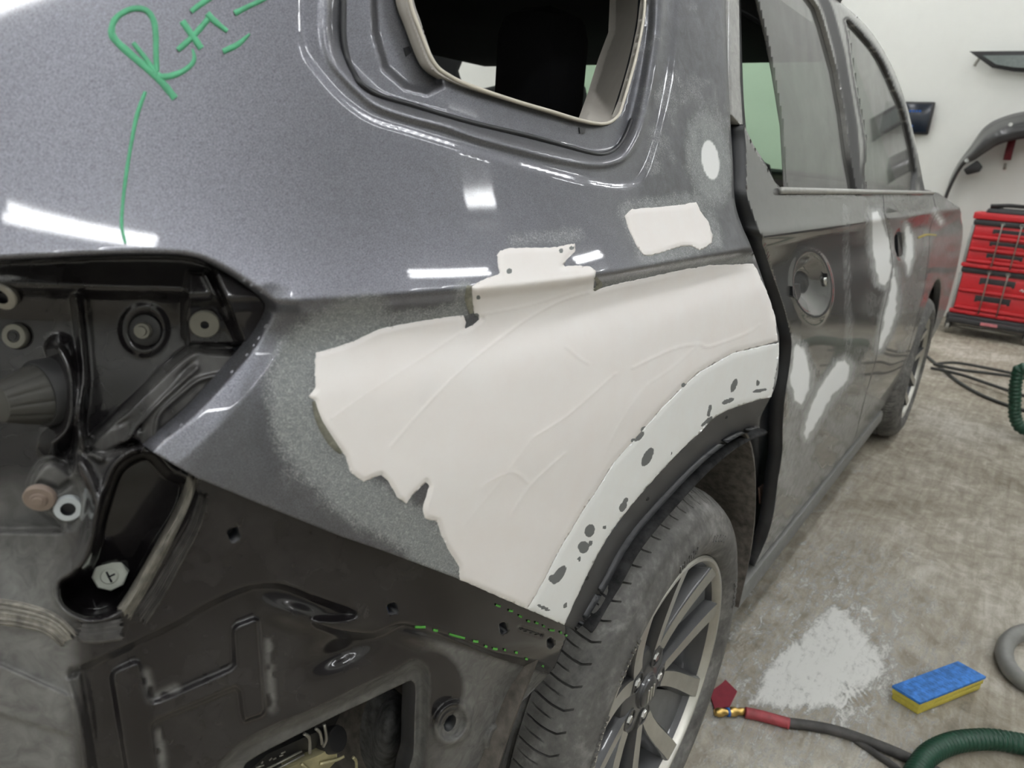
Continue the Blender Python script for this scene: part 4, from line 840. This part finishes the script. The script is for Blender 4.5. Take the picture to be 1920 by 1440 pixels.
# ================================================================ things on the floor
M_DUSTP = None
def dust_mat():
    m, nt, out = mat('white_sanding_dust'); at = N(nt, 'ShaderNodeAttribute'); at.attribute_name = 'mask'; sep = N(nt, 'ShaderNodeSeparateColor'); nt.links.new(at.outputs['Color'], sep.inputs[0])
    b = bsdf(nt, (.70, .70, .675), .95, spec=.1); tr = N(nt, 'ShaderNodeBsdfTransparent'); tc = N(nt, 'ShaderNodeTexCoord').outputs['Object']
    mp = N(nt, 'ShaderNodeMapping'); mp.inputs['Rotation'].default_value = (0, 0, .5); mp.inputs['Scale'].default_value = (12, 42, 1); nt.links.new(tc, mp.inputs[0])
    n1 = noise_n(nt, 1.0, 6, .7, 1.2, mp.outputs[0]); n2 = noise_n(nt, 60, 6, .75, .6)
    v = math_n(nt, 'ADD', sep.outputs[0], math_n(nt, 'ADD', math_n(nt, 'MULTIPLY_ADD', n1, 1.4, -.70), math_n(nt, 'MULTIPLY_ADD', n2, .9, -.45)))
    mr = N(nt, 'ShaderNodeMapRange'); mr.interpolation_type = 'SMOOTHSTEP'; nt.links.new(v, mr.inputs[0]); mr.inputs[1].default_value = .30; mr.inputs[2].default_value = 1.0
    nt.links.new(mixs(nt, mr.outputs[0], tr.outputs[0], b.outputs[0]), out.inputs[0]); return m
M_DUSTP = dust_mat()
DUST = spline([(1555, 1128), (1600, 1150), (1640, 1200), (1670, 1240), (1640, 1290), (1600, 1330), (1540, 1335), (1470, 1335), (1400, 1325), (1420, 1290), (1425, 1250), (1460, 1215), (1500, 1190)], 4, True)
def dust_mask(x, y, P):
    m = np.zeros((len(x), 4)); s = sdf(DUST, x, y); v = 1.22 * ss(30, -40, s)
    v = np.maximum(v, .62 * ss(120, 10, s) * ss(1440, 1580, x)); v = np.maximum(v, .50 * ss(300, 60, s)); v = np.maximum(v, .45 * ss(60, 5, np.maximum(0, sdf([(1330, 1370), (1420, 1360), (1560, 1400), (1660, 1440), (1300, 1480)], x, y))))
    v = np.maximum(v, .40 * ss(50, 5, np.maximum(0, sdf([(1640, 1190), (1760, 1160), (1830, 1215), (1700, 1260)], x, y))))
    v = np.maximum(v, .38 * ss(40, 5, dist([(1520, 960), (1560, 940), (1620, 880)], x, y)))
    for cx, cy, rx, ry, a in ((1600, 1300, 34, 20, 20), (1745, 1180, 26, 30, 0), (1620, 1245, 26, 8, -20), (1700, 1235, 24, 14, 15)): v = v - .45 * ss(1.2, .7, ell(cx, cy, rx, ry, a, x, y)) * (.5 + .5 * np.sin((x - y * .6) * .55))
    m[:, 0] = np.maximum(v, 0); return m
GX0, GX1, GY0, GY1 = 1.15, 4.2, -.75, .60
du = sheet('sanding_dust', (GX0, GY0, GX1, GY1), .010, lambda a, b: np.maximum(np.maximum(GX0 + .02 - a, a - GX1 + .02), np.maximum(GY0 + .02 - b, b - GY1 + .02)),
           lambda a, b: np.stack([a, b, .0012 + .0016 * ss(10, -30, sdf(DUST, *project(np.stack([a, b, 0 * a], -1))))], -1), [M_DUSTP], None, lambda a, b, P: dust_mask(*project(P), P), .001, (0, 0, -1))
tag(du, 'white sanding dust scattered on the concrete beside the rear wheel', 'dust', kind='stuff')
# sanding block
c = ground(np.array([1665., 1788, 1842, 1718]), np.array([1312., 1262, 1295, 1342]), 0.0)
sb = empty('sanding_block', tuple(c.mean(0))); tag(sb, 'blue and yellow foam sanding block lying on the dusty floor', 'sanding block')
cc = c.mean(0); ux = (c[1] - c[0] + c[2] - c[3]) / 2; uy = (c[3] - c[0] + c[2] - c[1]) / 2; ux[2] = uy[2] = 0
M_YEL = simple('yellow_foam', (.62, .52, .09), .85, var=.1, scale=120, bmp=.3); M_BLUE = simple('dusty_blue_foam', (.05, .20, .58), .8, var=.4, scale=55)
def slab(name, z0, z1, m, sh=.5, bv=.003):
    pts = [Vector(ux * a * sh + uy * b_ * sh) + Vector((0, 0, z0)) for a, b_ in ((-1, -1), (1, -1), (1, 1), (-1, 1))]; return prism(name, pts, (0, 0, z1 - z0), m, sb, bv)
slab('foam_base', .001, .020, M_YEL, .475, .004); slab('foam_middle', .018, .034, M_YEL, .49, .004); slab('abrasive_face', .033, .041, M_BLUE, .5, .002)
bmm = bmesh.new(); Lx = Vector(ux); Ly = Vector(uy)
for i in range(22):
    for k in range(3):
        a = -.44 + .04 * i + .01 * k; b0 = -.36 + .27 * k + .02 * (i % 2); p0 = Lx * a + Ly * b0; p1 = p0 + Ly * .10 + Lx * .006; q = Lx.normalized() * .0006
        vs = [bmm.verts.new(Vector((0, 0, .0416)) + v) for v in (p0 - q, p0 + q, p1 + q, p1 - q)]; bmm.faces.new(vs)
pm = from_bm('printed_marks', bmm, simple('dark_blue_print', (.02, .06, .18), .7), sb); pm['kind'] = 'stuff'
# hoses
M_HOSE = simple('dusty_black_hose', (.055, .052, .05), .6, var=.45, scale=30); M_REDH = simple('dusty_red_hose_end', (.33, .05, .06), .5, var=.3); M_BRASS = simple('brass', (.62, .42, .14), .3, 1.)
def floor_line(pts, r, n=8): p = spline(pts, n); g3 = ground(p[:, 0], p[:, 1], r); return g3
ho = empty('air_hose', tuple(ground(np.array(1400.), np.array(1345.), 0.))); tag(ho, 'black air hose with brass coupling and red sleeve beside the wheel', 'hose')
def loc(o, P): return [Vector(map(float, p)) - o.location for p in P]
tube('hose_body', loc(ho, floor_line([(1470, 1354), (1560, 1368), (1640, 1395), (1700, 1420), (1770, 1455), (1850, 1510)], .012)), .0115, M_HOSE, ho, 12)
tube('red_sleeve', loc(ho, floor_line([(1397, 1336), (1430, 1343), (1480, 1357)], .012)), .0125, M_REDH, ho, 12)
cp = floor_line([(1340, 1336), (1397, 1334)], .012, 14); tube('coupling', loc(ho, cp), .0095, M_BRASS, ho, 12, rfun=lambda i: (.8, .8, 1.1, 1.1, 1.1, .75, .75, 1.15, 1.15, 1.15, .8, .95, .95, .8, .8)[min(i, 14)])
tube('blue_ring', loc(ho, [cp[6], cp[7]]), .0102, simple('blue_ring', (.03, .15, .5), .4), ho, 12)
h2 = tube('black_cable', floor_line([(1590, 1378), (1640, 1412), (1690, 1450), (1750, 1520)], .006), .008, M_HOSE, None, 10); tag(h2, 'thin black cable lying under the black air hose', 'cable')
def ribbed(name, pts, r, m, label, cat='hose', pitch=.011, n=60, z=None):
    p = spline(pts, n); P = ground(p[:, 0], p[:, 1], r) if z is None else z(p); L = np.r_[0, np.cumsum(np.linalg.norm(np.diff(P, axis=0), axis=1))]
    s = np.arange(0, L[-1], pitch / 4); Q = np.stack([np.interp(s, L, P[:, i]) for i in range(3)], 1)
    o = tube(name, Q, r, m, None, 18, rfun=lambda i: (1.0, 1.0, .86, .86)[i % 4]); return tag(o, label, cat)
M_GHOSE = simple('green_vacuum_hose', (.012, .06, .035), .4, var=.2)
ribbed('vacuum_hose', [(1700, 1480), (1722, 1440), (1745, 1412), (1790, 1392), (1850, 1386), (1900, 1392), (1990, 1410), (2100, 1450)], .023, M_GHOSE, 'dark green ribbed vacuum hose curving across the lower right floor')
gq = tube('grey_hose', floor_line([(2050, 1190), (1960, 1182), (1915, 1186), (1888, 1205), (1884, 1232), (1900, 1262), (1940, 1290), (2040, 1330)], .022), .021, simple('grey_hose_skin', (.22, .22, .21), .45), None, 14); tag(gq, 'smooth grey hose loop at the right edge of the floor', 'hose')
sh = np.array([(1352, 1284), (1360, 1276), (1382, 1298), (1368, 1326), (1340, 1332), (1330, 1300)], float); rp = prism('sanding_sheet', ground(sh[:, 0], sh[:, 1], .004), (0, 0, .003), simple('dark_red_abrasive', (.22, .02, .035), .8)); tag(rp, 'dark red abrasive sheet behind the brass hose coupling', 'sandpaper')
for i, (pts, lb) in enumerate((([(1738, 668), (1765, 690), (1800, 718), (1850, 745), (1915, 768), (1990, 785)], 'black air line looping lowest towards the right edge by the toolboxes'), ([(1745, 690), (1800, 702), (1860, 722), (1930, 745), (2000, 760)], 'black air line in the middle of the floor before the toolboxes'),
        ([(1752, 683), (1790, 680), (1850, 690), (1930, 706), (2000, 715)], 'black air line with a loop just below the rolling dolly'), ([(1752, 683), (1800, 693), (1870, 702), (1940, 712), (2010, 722)], 'straight black air line second from the toolboxes'))):
    o = tube('air_line', floor_line(pts, .011 + .0205 * (i % 4)) if i else floor_line(pts, .011), .010, simple('black_air_line', (.03, .032, .03), .5), None, 8); tag(o, lb, 'hose')
def up(p):
    g = ground(p[:, 0], p[:, 1], .05); t = np.linspace(0, 1, len(p)); g[:, 2] = .04 + .0 * t; return g
B0 = at_x(np.array([1925., 1906, 1903, 1906]), np.array([690., 712, 752, 790]), 4.3); B0 = spline(np.vstack([[(4.5, -1.3, .035), (4.4, -.95, .05), (4.32, -.60, .22), (4.3, -.36, .36)], B0, [(4.3, -.20, .04), (4.35, -.5, .035), (4.7, -1.2, .035)]]), 5)
ribbed('standing_hose', [(float(i), 0.) for i in range(len(B0))], .030, M_GHOSE, 'dark green hose standing in an arc at the right edge', n=12, z=lambda p: np.maximum(np.stack([np.interp(p[:, 0], range(len(B0)), B0[:, i]) for i in range(3)], 1), [-9, -9, .035]), pitch=.02)

# ================================================================ toolboxes
M_RED = simple('red_tool_plastic', (.55, .022, .030), .4, var=.06); M_TBLK = simple('black_tool_plastic', (.03, .03, .032), .5); M_TGRY = simple('silver_side_rail', (.35, .36, .35), .4, .4)
TX, TY1, TY0 = 7.08, .475, -.105
dl = empty('rolling_dolly', (TX + .2, (TY0 + TY1) / 2, 0)); tag(dl, 'low black rolling dolly carrying the stacked red toolboxes', 'dolly')
hw = (TY1 - TY0) / 2
box('deck', (-.24, -hw - .02, .125), (.24, hw + .02, .175), M_TBLK, dl, .012); box('front_bumper', (-.275, -hw, .10), (-.23, hw, .15), M_TBLK, dl, .015)
box('badge', (-.279, -.07, .115), (-.272, .05, .14), simple('pale_red_badge', (.60, .2, .22), .4), dl, .003)
tube('push_bar', [(-.2, -hw + .03, .07), (-.2, hw - .03, .07)], .016, M_STEEL, dl, 10)
for sx in (-1, 1):
    for sy in (-1, 1):
        cs = empty('caster', (sx * .2, sy * (hw - .01), .05), dl)
        lathe('tyre', [(.0001, .014), (.035, .014), (.05, .010), (.05, -.010), (.035, -.014), (.0001, -.014)], (0, 0, 0), (0, 1, 0), M_STEEL, cs, 24); box('fork', (-.02, -.024, .0), (.02, .024, .075), M_TBLK, cs, .005)
def toolbox(name, z0, z1, n, label):
    t = empty(name, (TX + .2, (TY0 + TY1) / 2, z0)); h = z1 - z0; tag(t, label, 'toolbox', 'stacked red drawer toolboxes')
    box('body', (-.185, -hw + .015, .012), (.2, hw - .015, h - .035), M_RED, t, .012); box('lid_rim', (-.20, -hw, h - .045), (.2, hw, h), M_TBLK, t, .012)
    box('foot_ledge', (-.215, -hw - .01, 0), (.2, hw + .01, .035), M_RED, t, .012)
    for s in (-1, 1): box('side_rail', (-.19, s * (hw - .004) - .012, .03), (.18, s * (hw - .004) + .012, h - .05), M_TGRY, t, .005)
    ph = (h - .095) / n
    for k in range(n):
        a = .042 + k * ph; dr = box('drawer', (-.20, -hw + .02, a), (-.18, hw - .02, a + ph - .006), M_RED, t, .006)
        box('drawer_lip', (-.222, -hw + .02, a + 0.0), (-.19, hw - .02, a + .026), M_RED, dr, .008)
        box('handle_recess', (-.2035, -.11, a + ph * .50), (-.198, .14, a + ph * .88), M_TBLK, dr, .002); box('handle_recess_red', (-.206, -.09, a + ph * .36), (-.199, .12, a + ph * .56), M_RED, dr, .002)
    for y in (-.045, .085):
        tube('locking_bar', [(-.232, y, .02), (-.232, y, h - .045), (-.215, y, h - .018)], .005, M_STEEL, t, 8)
        lathe('bar_eye', [(.010, -.004), (.016, -.004), (.016, .004), (.010, .004), (.010, -.004)], (-.218, y, h - .02), (1, 0, 0), M_CHROME, t, 16)
    box('latch', (-.23, -.10, .002), (-.2, -.04, .032), M_RED, t, .006); box('latch', (-.23, .10, .002), (-.2, .17, .032), M_RED, t, .006)
    return t
t1 = toolbox('toolbox', .178, .565, 2, 'red two-drawer toolbox on the rolling dolly, lowest of the stack')
t2 = toolbox('toolbox', .568, .955, 3, 'red three-drawer toolbox stacked on the two-drawer one')
wm = tube('logo_mark', [(-.204, -.150, .25), (-.204, -.165, .262), (-.204, -.17, .245), (-.204, -.19, .262), (-.204, -.195, .246), (-.204, -.215, .258)], .005, simple('white_print', (.75, .75, .75), .5), t1, 8)
ty = empty('tool_tray', (TX + .2, (TY0 + TY1) / 2, .958)); tag(ty, 'shallow red open tray on top of the toolbox stack', 'tray')
box('tray_base', (-.19, -hw + .01, 0), (.2, hw - .01, .02), M_RED, ty, .006); box('tray_front', (-.205, -hw, .0), (-.18, hw, .055), M_RED, ty, .01); box('tray_back', (.18, -hw, .0), (.205, hw, .055), M_RED, ty, .01)
for s in (-1, 1): box('tray_side', (-.2, s * hw - .012, 0), (.2, s * hw + .012, .055), M_RED, ty, .01)
bm = bmesh.new(); tb = empty('tool_bag', (TX + .18, .17, .98)); tag(tb, 'black soft tool pouch lying in the red tray', 'tool bag')
box('pouch', (-.12, -.10, .0), (.10, .24, .075), M_TBLK, tb, .03); tube('grip', [(-.10, .22, .085), (-.08, .10, .10), (-.06, -.05, .10)], .016, M_RUBBER, tb, 10)
gn = empty('polisher', (TX + .10, -.06, .992)); tag(gn, 'grey and black hand power tool at the right end of the tray', 'power tool')
lathe('motor_body', [(.0001, -.09), (.03, -.09), (.036, -.06), (.036, .04), (.028, .07), (.0001, .075)], (0, 0, .06), (.1, 1, .15), M_TGRY, gn, 24); box('tool_grip', (-.022, -.03, .05), (.022, .02, .19), M_TBLK, gn, .012)

M_BENCH = simple('dark_grey_bench_steel', (.05, .052, .055), .45, .2); wb = empty('workbench', (XW - .40, -1.55, 0)); tag(wb, 'dark grey steel workbench along the front wall right of the toolboxes', 'workbench')
box('bench_top', (-.34, -1.05, .86), (.36, 1.05, .91), M_STEEL, wb, .006)
for k in range(3): box('cabinet_body', (-.28, -1.0 + .68 * k, .08), (.34, -.36 + .68 * k, .86), M_BENCH, wb, .008); box('cabinet_door', (-.30, -.98 + .68 * k, .10), (-.28, -.38 + .68 * k, .84), M_BENCH, wb, .004)
for a in (-1, 1):
    for b_ in (-1, 1): box('leg', (a * .26 - .03, b_ * .95 - .03, 0), (a * .26 + .03, b_ * .95 + .03, .09), M_BENCH, wb)

# ================================================================ things on the front wall
def wallq(pts, x): q = np.array(pts, float); return at_x(q[:, 0], q[:, 1], x)
dp = empty('wall_display', tuple(wallq([(1728, 220)], XW)[0])); tag(dp, 'black touch screen mounted on the white wall behind the windscreen pillar', 'screen')
def lw(o, P): return [Vector(map(float, p)) - o.location for p in P]
sc_pts = wallq([(1706, 192), (1754, 191), (1740, 252), (1716, 252)], XW - .06); zt = sc_pts[:, 2].max(); zb = sc_pts[2:, 2].min(); yr = sc_pts[1:3, 1].mean()
L0 = Vector((XW - .06, yr, zb)) - dp.location; L1 = Vector((XW - .02, yr + .42, zt)) - dp.location
box('screen_case', L0, L1, M_BLACK, dp, .012); box('screen_glass', (L0.x - .003, L0.y + .02, L0.z + .02), (L0.x + .002, L1.y - .02, L1.z - .02), simple('dark_screen', (.012, .018, .03), .15), dp, .002)
M_UI = emit('blue_screen_text', (.05, .16, .5), .5)
for z, a in ((.68, .10), (.22, .14)):
    for k in range(4): box('screen_text', (L0.x - .006, L0.y + a + .026 * k, L0.z + (zt - zb) * z), (L0.x - .004, L0.y + a + .026 * k + .019, L0.z + (zt - zb) * z + .018), M_UI, dp)
box('wall_mount', (-.03, yr + .12 - dp.location.y, L0.z + .1), (.0, yr + .3 - dp.location.y, L0.z + .25), M_BLACK, dp, .004)
wp = wallq([(1817, 96), (1960, 95), (2150, 97), (2150, 150), (1900, 134), (1860, 127)], XW - .10); gp = empty('spare_window', tuple(wp.mean(0))); tag(gp, 'loose black-framed car side window hung high on the white wall', 'car window')
cen = wp.mean(0); inner = wallq([(1842, 104), (1960, 103), (2130, 105), (2130, 140), (1900, 126), (1868, 121)], XW - .106)
prism('window_frame', lw(gp, wp), (.02, 0, 0), M_BLACK, gp, .004); prism('glass', lw(gp, inner), (.004, 0, 0), simple('grey_green_glass', (.12, .145, .14), .08, 0, .5), gp)
q = wallq([(1836, 110), (1830, 118), (1827, 124)], XW - .05); tube('wall_hook', lw(gp, q), .012, M_STEEL, gp, 8)
# bumper cover hung on the wall
bc = empty('bumper_cover', tuple(wallq([(1900, 240)], XW - .2)[0])); tag(bc, 'glossy black car bumper cover hanging on the white wall above the toolboxes', 'bumper')
o1 = spline([(1768, 378), (1780, 345), (1800, 305), (1822, 275), (1848, 240), (1880, 222), (1930, 210), (2010, 204), (2110, 205)], 6); i1 = spline([(1772, 380), (1784, 350), (1806, 312), (1828, 300), (1850, 285), (1880, 268), (1930, 258), (2010, 252), (2110, 253)], 6)
V = []; F = []; K = 9
for k in range(K):
    t = k / (K - 1); q = o1 * (1 - t) + i1 * t; dep = XW - .06 - .30 * math.sin(t * math.pi * .62) * np.minimum(1, np.linspace(.10, 1.6, len(q))) + .02 * math.sin(t * 9)
    P = at_x(q[:, 0], q[:, 1], 1.0); P = np.array([[0, 0, CAM_H]]) + (P - [[0, 0, CAM_H]]) * dep[:, None]; V.append(P)
n = len(o1); V = np.concatenate(V) - np.array(bc.location)
for k in range(K - 1):
    for i in range(n - 1): F.append((k * n + i, k * n + i + 1, (k + 1) * n + i + 1, (k + 1) * n + i))
M_BUMP = simple('satin_black_bumper', (.035, .035, .037), .3, 0, .4, var=.3, scale=8)
bcs = pydata('shell', V, F, M_BUMP, bc); bcs.modifiers.new('thickness', 'SOLIDIFY').thickness = .012
lb_ = wallq([(1806, 318), (1832, 300), (1842, 312), (1836, 322), (1812, 328)], XW - .2); prism('lower_bracket', lw(bc, lb_), (.08, 0, 0), M_BLACK, bc, .01)
for px, py in ((1895, 234), (1813, 301)): lathe('sensor_cap', [(.0001, .012), (.014, .012), (.018, 0)], Vector(map(float, wallq([(px, py)], XW - .42)[0])) - bc.location, (-1, 0, 0), M_CHROME, bc, 16)
st = empty('hanging_strap', tuple(wallq([(1892, 270)], XW - .08)[0])); tag(st, 'dark red strap hanging below the bumper on the wall', 'strap')
tube('strap_web', lw(st, wallq([(1900, 255), (1893, 280), (1888, 300)], XW - .08)), .030, simple('dark_red_web', (.16, .02, .03), .7), st, 8, flat=.3); tube('strap_hook', lw(st, wallq([(1886, 306), (1883, 318)], XW - .06)), .012, M_STEEL, st, 8)
